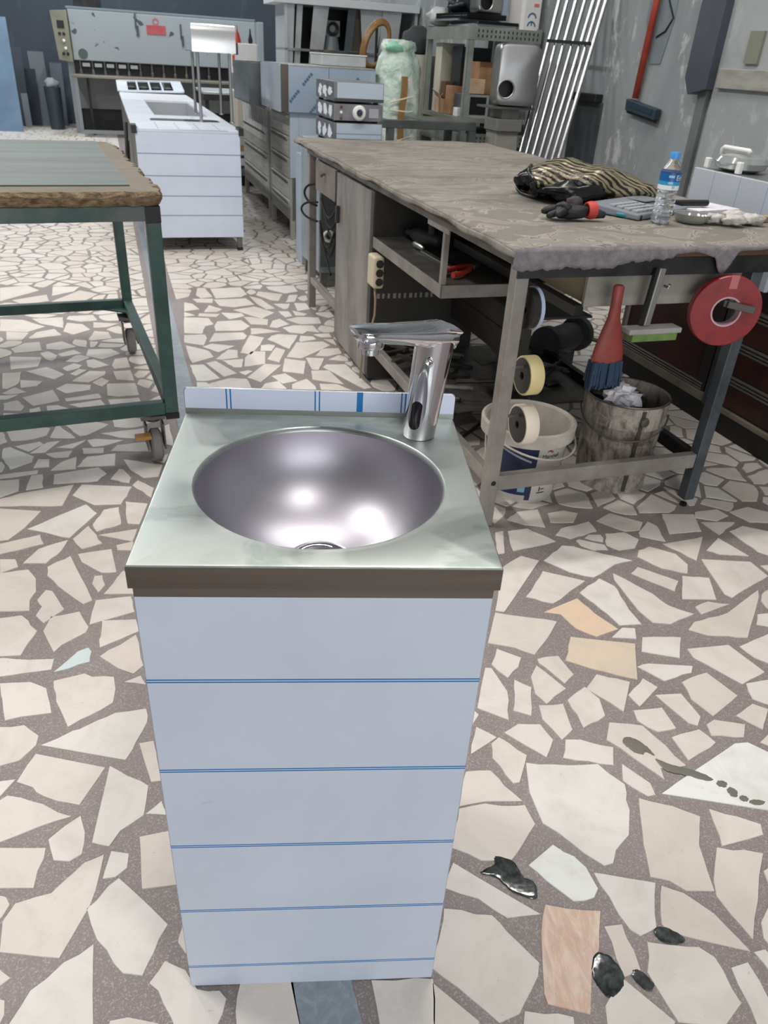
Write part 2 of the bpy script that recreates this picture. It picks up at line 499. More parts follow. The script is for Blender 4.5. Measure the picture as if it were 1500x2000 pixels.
STONES = """562,1201 497,987 522,982 684,1237 632,1262
600,1051 673,1021 801,1131 682,1180
700,1238 766,1177 835,1151 923,1220 989,1242 907,1277 818,1319 781,1323
450,849 519,831 567,803 620,872 663,939 495,978
o636,980 683,971 710,910 757,875 829,907 782,977 752,1045
768,1073 819,977 839,924 904,929 890,995 885,1106 849,1144
895,1138 918,990 940,936 990,930 1077,975 1016,1014 990,1069 902,1172
1031,1301 1013,1264 1070,1201 1142,1175 1163,1223 1148,1281 1074,1324
960,1172 1063,1082 1096,1134 993,1207
1072,1045 1176,1043 1202,1151 1120,1161
1214,1071 1230,1052 1315,1110 1400,1164 1380,1241 1222,1253
1180,979 1062,938 1032,905 1078,881 1189,872 1317,1059 1330,1091
1099,973 1207,1021 1145,1033 1096,1008
800,872 867,867 879,910 843,913
t645,781 711,747 813,709 856,846 685,874
864,815 959,790 996,872 887,872
830,756 883,704 967,733 981,758 866,768
998,790 1085,691 1167,735 1118,841 995,825
1148,835 1169,789 1208,759 1261,889
445,767 478,717 513,757 528,791 470,826
382,615 451,576 466,670 442,752 426,754
468,606 508,589 530,683 493,710
538,719 535,661 555,626 581,652 617,678 562,761
571,771 619,696 651,728 629,798 571,786
670,678 739,599 790,700 712,728
611,639 622,592 625,550 689,587 692,642 668,684
533,577 563,514 596,544 596,626 535,622
432,537 514,464 542,514 523,561 471,563
771,655 786,616 856,681 829,713
927,640 958,583 1052,650 1008,733 928,699
887,561 906,553 925,581 908,658 840,654
1087,639 1133,613 1169,707 1097,693
1017,584 1062,539 1109,604 1078,622
764,570 801,535 849,545 840,611 766,603
926,521 1003,516 1025,555 955,571 930,556
1074,476 1088,538 1036,500
840,450 927,501 904,541 828,518
552,462 661,440 677,490 608,513 572,514
669,512 729,441 763,399 766,430 802,429 828,436 770,554 693,565
669,397 709,356 727,359 727,389 682,442
w785,388 743,362 959,316 1024,298 1082,435 1005,500 972,497
344,476 411,523 369,555
396,505 391,464 423,395 438,398 470,470 438,504 417,523
297,339 354,350 433,349 402,388 379,429 325,427
454,371 464,295 562,198 582,203 597,231 635,264 657,322 658,347 669,387 626,443 558,440 464,449
268,244 322,215 376,209 410,247 447,293 436,339 419,337 352,344 296,333
658,241 646,172 681,163 705,142 760,140 772,238 803,303 755,329 688,351
819,234 918,258 925,282 884,301 831,321
769,161 760,130 790,46 896,215 807,231
w413,202 440,170 481,128 522,134 535,151 525,194 507,219 472,245
244,160 303,138 349,100 412,105 266,211
570,72 585,60 620,73 651,159 537,183
633,79 639,65 775,26 740,95 698,137 661,153
201,17 265,-38 301,-72 337,-60 382,-2 389,19 344,74 322,105 236,120
p406,72 386,-31 388,-47 455,-65 476,-1 503,42 526,107 426,122
532,-9 564,1 558,81 524,78
575,-4 598,-82 672,-92 717,-58 705,18 684,36 643,40 594,48
484,-54 468,-110 581,-115 592,-81 527,-11
728,-94 749,-114 768,-52 761,7 727,-1
793,-11 816,-12 804,28 781,24
193,-100 262,-102 268,-69 200,-8
333,-98 420,-101 425,-69 347,-57
1175,1403 1296,1422 1316,1532 1199,1532
1351,1402 1444,1483 1322,1480
1312,1511 1382,1490 1441,1526 1418,1570 1328,1549
1501,1485 1587,1487 1605,1557 1544,1591 1458,1553
1436,1300 1487,1264 1552,1420 1460,1459 1398,1424
1262,1305 1296,1283 1392,1274 1336,1380
1128,1340 1167,1296 1202,1245 1285,1387
1070,1409 1066,1385 1143,1356 1149,1451 1127,1479
933,1329 966,1300 1023,1315 1054,1365 1021,1408 951,1399
805,1427 777,1387 823,1365 925,1414 916,1474
1023,1416 1080,1425 1108,1475 1008,1532 945,1480
613,1290 766,1348 690,1424 620,1407
780,1467 861,1469 892,1529 845,1545 786,1526
631,1480 686,1449 753,1434 755,1551 678,1532
1416,1178 1459,1228 1404,1220
1243,928 1292,911 1320,980 1270,974
595,980 570,1015 553,1007
555,1271 582,1278 603,1407 575,1398
-766,1332 -724,1277 -673,1310 -740,1407
-953,1245 -844,1302 -872,1352 -972,1300
-851,1274 -871,1200 -806,1201 -782,1269 -779,1325
-918,1149 -879,1181 -900,1219 -943,1219
-796,1182 -783,1138 -688,1043 -648,1009 -628,1026 -747,1239
-706,1209 -637,1156 -594,1159 -637,1278 -728,1249
-648,1102 -620,1061 -611,1097 -630,1142 -651,1139
-604,1055 -521,1056 -535,1141 -577,1166
-617,1272 -575,1272 -582,1322 -627,1299
-895,974 -781,980 -795,1025 -791,1065 -811,1125 -846,1168 -958,1142
-775,1025 -753,997 -757,959 -727,927 -692,986 -747,1066 -766,1071
-615,976 -608,922 -503,976 -528,1044 -618,1026
-829,798 -744,803 -741,851 -734,896 -794,959 -894,937
-667,814 -656,841 -609,891 -608,912 -649,976 -716,954 -718,896
-558,831 -473,896 -493,944 -579,938
-550,798 -496,756 -454,736 -436,765 -479,881
b-645,743 -570,779 -575,817 -587,831 -608,817
-798,718 -694,743 -654,752 -659,789 -717,786 -828,796
-705,587 -675,598 -610,609 -646,687 -688,708 -758,704
-610,645 -561,566 -480,640 -485,686 -498,725 -549,725 -571,737 -636,712
-416,698 -435,729 -469,707
-396,643 -413,670 -423,647
-689,454 -635,473 -614,515 -617,541 -658,572 -739,561
-413,471 -389,579 -400,620 -467,607 -501,584 -603,514
-347,412 -326,415 -364,523 -393,516
-621,417 -584,403 -556,381 -524,368 -479,358 -451,451 -606,490
-431,272 -397,263 -384,297 -346,331 -351,402 -442,455
-653,358 -632,288 -604,277 -543,309 -487,331 -577,369 -628,383
-665,377 -642,382 -626,423 -674,415
-515,280 -492,236 -463,233 -444,248 -451,295 -469,332
-342,334 -296,330 -317,364
-316,174 -251,181 -287,294 -343,282
-602,183 -511,181 -515,262 -633,265
-392,196 -370,199 -353,217 -356,246 -390,252
-434,229 -476,170 -533,152 -543,120 -529,67 -428,54 -402,144 -402,245
-405,139 -373,83 -317,26 -284,21 -273,58 -258,106 -363,196
-270,8 -253,-4 -241,-24 -213,-66 -155,-68 -142,-20 -154,-8 -191,-4 -215,27 -251,43
-396,58 -418,46 -458,3 -481,-67 -339,-72 -377,75
-317,-77 -246,-79 -243,-54 -293,-43 -320,-47
-534,14 -509,13 -497,24 -551,59
-124,-40 -115,-88 -10,-92 -19,-66 -34,2 -121,3
112,-97 189,-100 201,-32 201,-2 97,0
-365,4283 -255,4200 -179,4259 -212,4406 -387,4347
-437,4143 -331,4034 -289,4024 -272,4182 -430,4224
-245,4000 -188,4022 -176,4179 -228,4172
-674,4034 -521,4085 -493,4151 -551,4306 -735,4246
-803,4093 -763,4022 -698,4061 -771,4258 -818,4251
-630,3877 -539,3860 -428,3932 -493,4058 -682,4003
-407,3935 -351,3833 -300,3862 -400,4055 -476,4107
-246,3854 -223,3871 -215,3974 -314,3961
-164,3827 -92,3873 -120,4001 -191,3992
-703,3742 -630,3751 -609,3809 -695,3883
-361,3649 -299,3778 -428,3888 -541,3804
-774,3931 -681,3934 -689,4023 -809,4001
-817,3742 -738,3793 -794,3899 -846,3922
-544,3620 -466,3690 -487,3741 -605,3741
-726,3659 -621,3653 -609,3713 -727,3712
-800,3637 -744,3670 -815,3729
-230,3691 -192,3722 -220,3815 -280,3808
-172,3733 -121,3739 -105,3773 -196,3832
-414,3541 -322,3538 -325,3640 -433,3675 -468,3671
-139,3571 -23,3597 -36,3714 -159,3707 -224,3652
-753,3347 -659,3345 -662,3476 -619,3518 -664,3627 -798,3625
-611,3482 -593,3399 -448,3427 -418,3503 -478,3610 -607,3570
-308,3503 -266,3490 -201,3565 -260,3661 -300,3617
-398,3361 -319,3393 -239,3425 -355,3473 -411,3467
-194,3418 -119,3402 -97,3452 -29,3435 -69,3554 -177,3547 -236,3498
-605,3215 -427,3278 -418,3336 -445,3391 -596,3364
-728,3192 -625,3159 -624,3280 -643,3335 -748,3313
-305,3290 -182,3148 -148,3375 -252,3381 -287,3349
-422,3157 -427,3063 -370,3047 -335,3209 -324,3311 -404,3349
-327,3103 -271,3108 -259,3195 -292,3209 -333,3188
-137,3296 -129,3263 -46,3316 -65,3360 -132,3365
-537,3063 -465,3164 -587,3189 -629,3138
-190,3023 -114,3010 31,3223 -9,3281 -150,3254
-21,3353 39,3359 24,3429 -62,3396
64,3226 46,3325 -2,3321
-663,2951 -641,2896 -551,2991 -590,3078 -662,3124 -714,3151
-510,2955 -430,2992 -445,3102 -494,3108 -538,2962
-284,2985 -223,2941 -202,3125 -253,3163
-396,2995 -388,2870 -292,2916 -302,3095 -374,3088
-46,3056 17,3052 88,3100 75,3183 -12,3164
-439,2856 -400,2859 -405,2974 -505,2946
-470,2727 -414,2776 -534,2934 -579,2901
-587,2666 -538,2670 -486,2708 -586,2881 -649,2866
-200,2820 -97,2792 -92,2972 -199,3002
-59,2859 -26,2853 0,3020 -93,3022
121,2990 119,3040 74,3077 21,3002
-6,2892 190,2622 222,2641 106,2944 11,2932
-361,2726 -293,2671 -211,2904 -292,2916
-371,2756 -343,2809 -364,2821 -406,2794
-192,2661 -123,2701 -186,2794 -248,2753
-53,2724 95,2674 24,2848 -62,2841
-438,2512 -336,2520 -331,2601 -363,2709 -442,2711 -527,2636
-297,2554 -197,2529 -170,2604 -212,2694 -273,2655
-142,2533 -34,2540 -39,2639 -82,2730 -147,2656
-6,2542 111,2534 138,2593 63,2672 -20,2674
-564,2552 -482,2574 -542,2652 -585,2649
-1167,1861 -1108,1774 -1052,1834 -1059,1877 -1170,1951 -1190,1938
-1033,1790 -982,1800 -999,1858 -1038,1856
-950,1838 -968,1772 -885,1788 -909,1884
-885,1804 -756,1819 -776,1914 -870,1885
-929,1675 -788,1700 -769,1756 -809,1801 -946,1744
-1006,1630 -955,1650 -987,1743 -1021,1731
-1016,1606 -1088,1549 -1077,1519 -857,1529 -860,1673
-843,1598 -755,1537 -670,1544 -661,1665 -832,1674
-745,1716 -676,1689 -678,1729 -717,1789 -735,1794
-690,1785 -635,1730 -585,1742 -587,1832 -736,1869
-661,1675 -581,1592 -585,1658 -650,1710
-1000,1310 -956,1322 -931,1393 -913,1493 -1082,1510
-920,1385 -778,1337 -733,1485 -783,1540
-621,1425 -584,1421 -584,1551 -659,1562
-717,1507 -728,1414 -705,1374 -642,1420 -673,1526
-696,1355 -584,1322 -585,1393
-1091,1558 -1029,1624 -1054,1705 -1139,1687
-983,1869 -937,1877 -938,1933 -1027,1901
-943,1950 -921,1998 -913,2025 -1004,1953
-871,1965 -834,1978 -772,2029 -880,2036 -907,2022
-891,1907 -821,1916 -830,1961 -908,1952
-798,1934 -648,1940 -669,2022 -785,1987
-795,2052 -684,2046 -715,2145 -874,2085
-1143,1697 -1007,1747 -1011,1772 -1153,1726
-1091,1915 -1057,1979 -1079,2002 -1154,1957
-1082,1904 -1031,1912 -1006,2011 -1047,1998
-585,1848 -583,1921 -632,1873
-1398,2513 -1376,2507 -1352,2573 -1386,2714 -1463,2693
-1325,2525 -1265,2551 -1258,2610 -1359,2617
-1217,2635 -1190,2699 -1296,2786 -1370,2724
-1442,2741 -1337,2790 -1362,2914 -1506,2909
-1499,2962 -1389,3008 -1440,3133 -1504,3108 -1539,3021
-1371,3028 -1311,3024 -1237,3077 -1337,3153 -1396,3099
-1490,3176 -1365,3248 -1431,3343 -1501,3284 -1511,3193
-1603,3145 -1531,3152 -1536,3270 -1653,3278
-1687,3285 -1549,3279 -1487,3379 -1641,3481 -1757,3479
-1528,3428 -1391,3369 -1447,3549 -1599,3508
-1374,3308 -1308,3264 -1247,3353 -1312,3442 -1397,3454
-1419,3518 -1330,3484 -1253,3515 -1298,3612 -1422,3575
-1239,3385 -1173,3403 -1124,3474 -1264,3480
-1211,2336 -1121,2394 -1186,2514 -1283,2417
-1312,2285 -1243,2283 -1243,2328 -1294,2390 -1339,2354
-1108,2212 -980,2274 -1115,2349 -1158,2340
-1156,2144 -1110,2170 -1142,2228 -1183,2325 -1214,2298
-1256,2127 -1208,2194 -1221,2254 -1302,2255
-991,2318 -909,2330 -957,2419 -1073,2358
-1092,2390 -957,2439 -984,2486 -1107,2422
-1117,2476 -1031,2525 -1041,2582 -1150,2588 -1177,2528
-1059,2610 -1012,2705 -1018,2752 -1092,2754 -1134,2619
-988,2564 -974,2639 -1016,2674 -1043,2611
-940,2468 -893,2457 -807,2484 -855,2618 -976,2601
-880,2312 -760,2358 -803,2450 -926,2421
-1187,2738 -1149,2781 -1144,2823 -1189,2844 -1223,2775
-1134,2688 -1105,2761 -1147,2774 -1168,2708
-1117,2809 -1083,2787 -1021,2833 -1115,2910 -1145,2890
-987,2787 -920,2817 -967,2949 -1016,2918 -1010,2834
-945,2656 -864,2647 -911,2777 -985,2755
-1272,2930 -1187,2982 -1242,3031 -1299,2963
-1197,3176 -1104,3225 -1146,3322 -1220,3335 -1214,3194
-1076,2913 -1008,2998 -1072,3065 -1175,3046 -1163,2958
-1385,2390 -1336,2394 -1310,2449 -1399,2429
-1631,3958 -1534,4067 -1529,4181 -1685,4158
-1549,3825 -1414,3894 -1379,4033 -1506,4099 -1597,3844
-1875,3808 -1737,4066 -1842,4165 -1976,4088
-1719,3753 -1614,3855 -1667,3980 -1818,3841
-959,2214 -888,2243 -887,2280 -913,2304 -972,2262
-795,2273 -810,2316 -881,2256
-1013,2199 -1059,2208 -1086,2171"""
def stone_outline(q, step, jit, rr):
    out = []
    n = len(q)
    for i in range(n):
        a, b = q[i], q[(i + 1) % n]
        L = math.hypot(b[0] - a[0], b[1] - a[1])
        out.append(a)
        k = min(3, int(L / step))
        rough = rr.random() < 0.55
        for t in range(1, k + 1):
            s = t / (k + 1) + rr.uniform(-0.08, 0.08)
            o = rr.uniform(-jit, jit) * (1 if rough else 0.25)
            nx, ny = (b[1] - a[1]) / L, -(b[0] - a[0]) / L
            out.append((a[0] + (b[0] - a[0]) * s + nx * o, a[1] + (b[1] - a[1]) * s + ny * o))
    return out
def stone_geom(m, q, h=0.0008):
    """flush stone: flat top, tiny sloped edge down into the grout"""
    n = len(q)
    cx = sum(p[0] for p in q) / n
    cy = sum(p[1] for p in q) / n
    vs = [(p[0], p[1], h) for p in q]
    for p in q:
        dx, dy = p[0] - cx, p[1] - cy
        L = math.hypot(dx, dy) + 1e-6
        vs.append((p[0] + dx / L * 0.001, p[1] + dy / L * 0.001, -0.002))
    fs = [tuple(range(n))] + [(i, n + i, n + (i + 1) % n, (i + 1) % n) for i in range(n)]
    m.add(vs, fs)
def put_stone(q, mt, label=None):
    n = len(q)
    cx = sum(p[0] for p in q) / n
    cy = sum(p[1] for p in q) / n
    m = M()
    stone_geom(m, [(p[0] - cx, p[1] - cy) for p in q])
    o = obj('stone', m, mt, parent=fl, recalc=False, label=label)
    # the floor is turned with the hall: place the piece in the floor's own axes
    dx, dy = cx - NX, cy - NY
    o.location = (CR * dx + SR * dy, -SR * dx + CR * dy, 0)
    o.rotation_euler = (0, 0, -ROT)
    return o
polys = []
for ln in STONES.split('\n'):
    k = ''
    if ln[0].isalpha():
        k, ln = ln[0], ln[1:]
    q = [tuple(int(t) / 1000 for t in p.split(',')) for p in ln.split()]
    polys.append((k, q))
def hall(p):
    dx, dy = p[0] - NX, p[1] - NY
    return (CR * dx + SR * dy, -SR * dx + CR * dy)
def area(q):
    return abs(sum(q[i][0] * q[(i + 1) % len(q)][1] - q[(i + 1) % len(q)][0] * q[i][1] for i in range(len(q)))) / 2
rs = random.Random(5)
nst = 0
for k, q in polys:
    if area(q) < 0.0004:
        continue
    if k in SPEC:
        put_stone(stone_outline(q, 0.035, 0.003, rs), SPEC[k][0], SPEC[k][1])
    else:
        put_stone(stone_outline(q, 0.035, 0.003, rs), ST)
    nst += 1

# the rest of the paving: same kind of pieces, laid between and beyond
CELL = 0.112
samples = []          # points that belong to pieces already laid
for k, q in polys:
    n = len(q)
    cx = sum(p[0] for p in q) / n
    cy = sum(p[1] for p in q) / n
    samples.append((cx, cy, 0, 0))
    for i in range(n):
        a, b = q[i], q[(i + 1) % n]
        L = math.hypot(b[0] - a[0], b[1] - a[1])
        for t in range(int(L / 0.03) + 1):
            s = t / (int(L / 0.03) + 1)
            samples.append((a[0] + (b[0] - a[0]) * s, a[1] + (b[1] - a[1]) * s, 0, 0))
GR = {}
def gput(p):
    GR.setdefault((int(p[0] // 0.12), int(p[1] // 0.12)), []).append(p)
def gnear(x, y, r):
    k = int(r / 0.12) + 1
    gx, gy = int(x // 0.12), int(y // 0.12)
    for i in range(gx - k, gx + k + 1):
        for j in range(gy - k, gy + k + 1):
            for p in GR.get((i, j), ()):
                d = (p[0] - x) ** 2 + (p[1] - y) ** 2
                if d < r * r and d > 1e-10:
                    yield d, p
for p in samples:
    gput(p)
def infront(x, y, mx=420):
    d = Vector((x, y, 0)) - mw.translation
    zc = d.dot(fw)
    if zc < 0.3:
        return False
    u = 750 + 1468.75 * d.dot(r2) / zc
    v = 1000 - 1468.75 * d.dot(u2) / zc
    return -mx < u < 1500 + mx and 60 < v < 2000 + 300
def inpoly(x, y, q):
    r = False
    for i in range(len(q)):
        a, b = q[i], q[i - 1]
        if (a[1] > y) != (b[1] > y) and x < (b[0] - a[0]) * (y - a[1]) / (b[1] - a[1]) + a[0]:
            r = not r
    return r
bb = [(min(p[0] for p in q) - 0.01, max(p[0] for p in q) + 0.01, min(p[1] for p in q) - 0.01, max(p[1] for p in q) + 0.01, q) for k, q in polys]
seeds = []
X = -3.6
while X < 2.2:
    Y = -1.9
    while Y < 13.5:
        x = X + rs.uniform(-0.058, 0.058)
        y = Y + rs.uniform(-0.058, 0.058)
        p = W(x, y)
        if (x < -0.95 or x > -0.75) and infront(p.x, p.y):
            ok = not any(b0 < p.x < b1 and b2 < p.y < b3 and inpoly(p.x, p.y, q) for b0, b1, b2, b3, q in bb)
            if ok and all(d > 0.03 ** 2 for d, _ in gnear(p.x, p.y, 0.05)):
                t = (p.x, p.y, 1, rs.uniform(-0.014, 0.014))
                seeds.append((x, y, t))
        Y += CELL * (1 if Y < 7 else 1.25)
    X += CELL
for x, y, t in seeds:
    gput(t)
def clip(poly, px, py, nx, ny):
    out = []
    n = len(poly)
    ds = [(p[0] - px) * nx + (p[1] - py) * ny for p in poly]
    for i in range(n):
        a, b, da, db = poly[i], poly[(i + 1) % n], ds[i], ds[(i + 1) % n]
        if da <= 0:
            out.append(a)
        if (da < 0 < db) or (db < 0 < da):
            s = da / (da - db)
            out.append((a[0] + (b[0] - a[0]) * s, a[1] + (b[1] - a[1]) * s))
    return out
cells = []
ux, uy = CR, SR          # the hall's X axis in plan
for x, y, t in seeds:
    px, py = t[0], t[1]
    poly = [(px - 0.13, py - 0.13), (px + 0.13, py - 0.13), (px + 0.13, py + 0.13), (px - 0.13, py + 0.13)]
    for d, p in sorted(gnear(px, py, 0.25)):
        L = math.sqrt(d)
        nx, ny = (p[0] - px) / L, (p[1] - py) / L
        if p[2] == 0:
            off = L - 0.011 if L < 0.05 else L * 0.5 + 0.018
        else:
            off = L / 2 + (t[3] - p[3]) - 0.006 - 0.0025 * ((int(px * 997) + int(py * 787)) % 3)
        poly = clip(poly, px + nx * off, py + ny * off, nx, ny)
        if len(poly) < 3:
            break
    if len(poly) >= 3:
        e = W(-0.935, 0)
        g = W(-0.765, 0)
        if x < -0.9:
            poly = clip(poly, e.x, e.y, ux, uy)
        elif x > -0.8 and len(poly) >= 3:
            poly = clip(poly, g.x, g.y, -ux, -uy)
    if len(poly) >= 3 and area(poly) > 0.0008:
        # drop tiny edges
        pp = [poly[i] for i in range(len(poly)) if math.hypot(poly[i][0] - poly[i - 1][0], poly[i][1] - poly[i - 1][1]) > 0.006]
        if len(pp) >= 3:
            cc = Vector((px, py, 0)) - mw.translation
            cells.append((cc.length, pp))
cells.sort(key=lambda t: t[0])
rest = M()
for i, (d, pp) in enumerate(cells):
    qq = stone_outline(pp, 0.045, 0.0035, rs)
    if nst < 298:
        put_stone(qq, ST)
        nst += 1
    else:
        stone_geom(rest, [hall(p) for p in (qq if d < 6 else pp)])
obj('stone', rest, ST_I, parent=fl, kind='stuff', recalc=False)
# straight dividing strip of blue grey marble set along the hall
strip = N('blue_grey_marble')
f = strip.noise(30, 6, 0.7, 1.5)
strip.set(Base_Color=strip.ramp(f, [(0.35, c('#7d8790')), (0.55, c('#8c959c')), (0.72, c('#9ea6ab'))]), Roughness=0.4)
struct('trim_1', M().box(-0.902, -0.805, -2.2, 9.5, -0.01, 0.0008), strip.m)

# ------------------------------------------------------------------ the hand washbasin cabinet in front
wb = thing('washbasin_cabinet', 'stainless steel hand washbasin on a tall film-covered cabinet in the foreground', 'washbasin', 0.0, 0.0, 0.0, world=True)
TZ = 0.850
CB = (0.001, 0.197)            # bowl centre
RB = 0.1605
hw, y0, y1 = 0.2055, 0.0, 0.405
def sq_pt(t):
    dx, dy = math.cos(t), math.sin(t)
    k = 1e9
    if dx > 1e-9: k = min(k, (hw - CB[0]) / dx)
    if dx < -1e-9: k = min(k, (-hw - CB[0]) / dx)
    if dy > 1e-9: k = min(k, (y1 - CB[1]) / dy)
    if dy < -1e-9: k = min(k, (y0 - CB[1]) / dy)
    return CB[0] + dx * k, CB[1] + dy * k
angs = sorted([2 * PI * i / 96 for i in range(96)] + [math.atan2(b - CB[1], a - CB[0]) % (2 * PI) for a in (-hw, hw) for b in (y0, y1)])
def inset(p, d):
    return (max(-hw + d, min(hw - d, p[0])), max(y0 + d, min(y1 - d, p[1])))
loops = []
for r, z in ((RB - 0.0005, TZ - 0.006), (RB + 0.001, TZ - 0.0012), (RB + 0.0035, TZ + 0.0006), (RB + 0.007, TZ + 0.0004), (RB + 0.0105, TZ)):
    loops.append([(CB[0] + r * math.cos(t), CB[1] + r * math.sin(t), z) for t in angs])
sq = [sq_pt(t) for t in angs]
for d, z in ((0.004, TZ), (0.0012, TZ - 0.0006), (0.0, TZ - 0.0022)):
    loops.append([inset(p, d) + (z,) for p in sq])
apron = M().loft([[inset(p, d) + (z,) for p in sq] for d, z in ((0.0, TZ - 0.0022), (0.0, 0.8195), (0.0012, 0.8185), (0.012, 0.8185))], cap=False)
m = M().loft(loops, cap=False)
q = N('worktop_steel')
f = q.noise(6.5, 6, 0.55, 0.7, stretch=(1, 1.5, 1))
g = q.noise(5.5, 5, 0.55, 0.6)
q.set(Base_Color=q.mix(q.ramp(f, [(0.52, (0, 0, 0)), (0.575, (0.7, 0.7, 0.7)), (0.68, (0.3, 0.3, 0.3))]), c('#a9aeaa'), c('#8f9893')), Metallic=1.0,
      Roughness=q.math('MULTIPLY_ADD', q.ramp(g, [(0.4, (0, 0, 0)), (0.55, (1, 1, 1))]), 0.14, 0.33))
obj('worktop', m, q.m, wb, smooth='auto', label='brushed steel worktop with smeared marks')
obj('apron', apron, mat('apron_reflection_brown', '#7d746b', 0.42, 0.9, '#70675f', 3, stretch=(0.3, 1, 8)), wb, smooth='auto', label='folded steel edge of the worktop, coloured brown for a dark reflection')  # brown colour stands in for the dark reflection on the bare steel
BOWL = mat('bowl_steel', '#b9b5bd', 0.41, 1.0, '#b7b4bd', 5)
prof = [(RB, TZ - 0.004)]
dep = 0.128
for i in range(1, 25):
    t = (PI / 2) * i / 24 * 0.86
    prof.append((RB * math.cos(t) ** 0.92, TZ - 0.004 - dep * math.sin(t)))
zb = prof[-1][1]
rb = prof[-1][0]
m = M().lathe(prof + [(0.041, zb - 0.002)], 96, (CB[0], CB[1], 0))
m.f = [f_ for f_ in m.f if len(f_) == 4]
obj('bowl', m, BOWL, wb, smooth=True, label='round hemispherical steel bowl')
zb -= 0.002
m = M().lathe([(0.046, zb + 0.0005), (0.045, zb + 0.0028), (0.041, zb + 0.0035), (0.036, zb + 0.001), (0.034, zb - 0.004), (0.012, zb - 0.006), (0.011, zb - 0.003), (0.001, zb - 0.002)], 48, (CB[0], CB[1], 0))
dr = obj('drain', m, CHROME, wb, smooth='auto', label='chrome drain ring at the bottom of the bowl')
# backsplash
def rrect(x0, x1, z0, z1, r, n=6):
    p = [(x0, z0), (x1, z0)]
    for i in range(n + 1):
        t = PI / 2 * i / n
        p.append((x1 - r + r * math.cos(t), z1 - r + r * math.sin(t)))
    for i in range(n + 1):
        t = PI / 2 + PI / 2 * i / n
        p.append((x0 + r + r * math.cos(t), z1 - r + r * math.sin(t)))
    return p
yz = lambda a, b, h: (a, h, b)
obj('backsplash', M().prism(rrect(-0.2055, 0.2055, 0.8495, 0.891, 0.007), 0.4, 0.405, yz), STEEL, wb, bevel=0.0006)
stripes = [-0.1425, -0.1365, -0.0095, -0.003, (0.0585, 0.0047), 0.1225, 0.1285]
obj('protective_film', M().prism(rrect(-0.2045, 0.2045, 0.8585, 0.8903, 0.0065), 0.3992, 0.40, yz),
    film('film_splash', 0, stripes, base='#d3daee', w=0.0011, line='#1a74b4'), wb, label='pale blue film with upright blue stripes on the backsplash')
# body
BODY = mat('cabinet_steel', '#857c73', 0.42, 0.9, '#776e66', 4, stretch=(0.4, 1, 6))
m = M().box(-0.201, 0.199, 0.0025, 0.0045, 0.0, 0.8188).box(-0.201, 0.199, 0.393, 0.395, 0.0, 0.8188).box(-0.201, -0.199, 0.0045, 0.393, 0, 0.8188).box(0.197, 0.199, 0.0045, 0.393, 0, 0.8188).box(-0.199, 0.197, 0.0045, 0.393, 0.01, 0.012)
obj('cabinet_body', m, BODY, wb)
fs_ = [0.6814, 0.5242, 0.3677, 0.2125, 0.0585]
st2 = []
for z in fs_:
    st2 += [z + 0.0019, z - 0.0019]
q_film = film('film_front', 2, st2, base='#c8d0dd', w=0.00105, line='#0a6fb2')
obj('protective_film', M().box(-0.2005, 0.1985, 0.0012, 0.0025, 0.0005, 0.8065), q_film, wb, bevel=0.0004, label='pale blue protective film with thin double blue lines on the cabinet front')
obj('side_film', M().box(-0.2018, -0.201, 0.004, 0.394, 0.001, 0.8065), q_film, wb)
obj('side_film', M().box(0.199, 0.1998, 0.004, 0.394, 0.001, 0.8065), q_film, wb)
# sensor faucet
fb = (0.1445, 0.342)
fc = M()
secs = []
for t, z in ((0, 0.8502), (0.02, 0.8512), (0.3, 0.895), (0.7, 0.955), (0.9, 0.985), (1.0, 1.0)):
    rx, ry = 0.0243 + 0.0035 * t, 0.0243 + 0.0012 * t
    cx = fb[0] + 0.013 * t
    k = 0.97 if t == 0 else 1.0
    secs.append([(cx + k * rx * math.cos(2 * PI * i / 40), fb[1] + k * ry * math.sin(2 * PI * i / 40), z) for i in range(40)])
fc.loft(secs)
fau = obj('faucet', fc, CHROME, wb, smooth='auto', label='chrome touch-free sensor faucet with a flat spout')
D = Vector((-0.87, -0.49, 0)).normalized()
Pp = Vector((-D.y, D.x, 0))
root = Vector((fb[0] + 0.014, fb[1], 0))
def spout_sec(s, zt, zb_, w, rnd_=0.35, n=28):
    out = []
    h = (zt - zb_) / 2
    for i in range(n):
        t = 2 * PI * i / n
        ca, sa = math.cos(t), math.sin(t)
        e = 0.45
        a = math.copysign(abs(ca) ** e, ca) * w / 2
        b = math.copysign(abs(sa) ** e, sa) * h
        if b < 0:
            a *= 0.8
        p = root + D * s + Pp * a
        out.append((p.x, p.y, (zt + zb_) / 2 + b))
    return out
sp = M().loft([spout_sec(-0.027, 1.006, 0.988, 0.036), spout_sec(-0.022, 1.010, 0.982, 0.047), spout_sec(0.0, 1.013, 0.986, 0.052), spout_sec(0.03, 1.016, 0.992, 0.051),
               spout_sec(0.07, 1.0205, 1.0015, 0.049), spout_sec(0.105, 1.0245, 1.0075, 0.046), spout_sec(0.124, 1.026, 1.008, 0.042), spout_sec(0.130, 1.0255, 1.013, 0.034)])
obj('spout', sp, CHROME, fau, smooth=True)
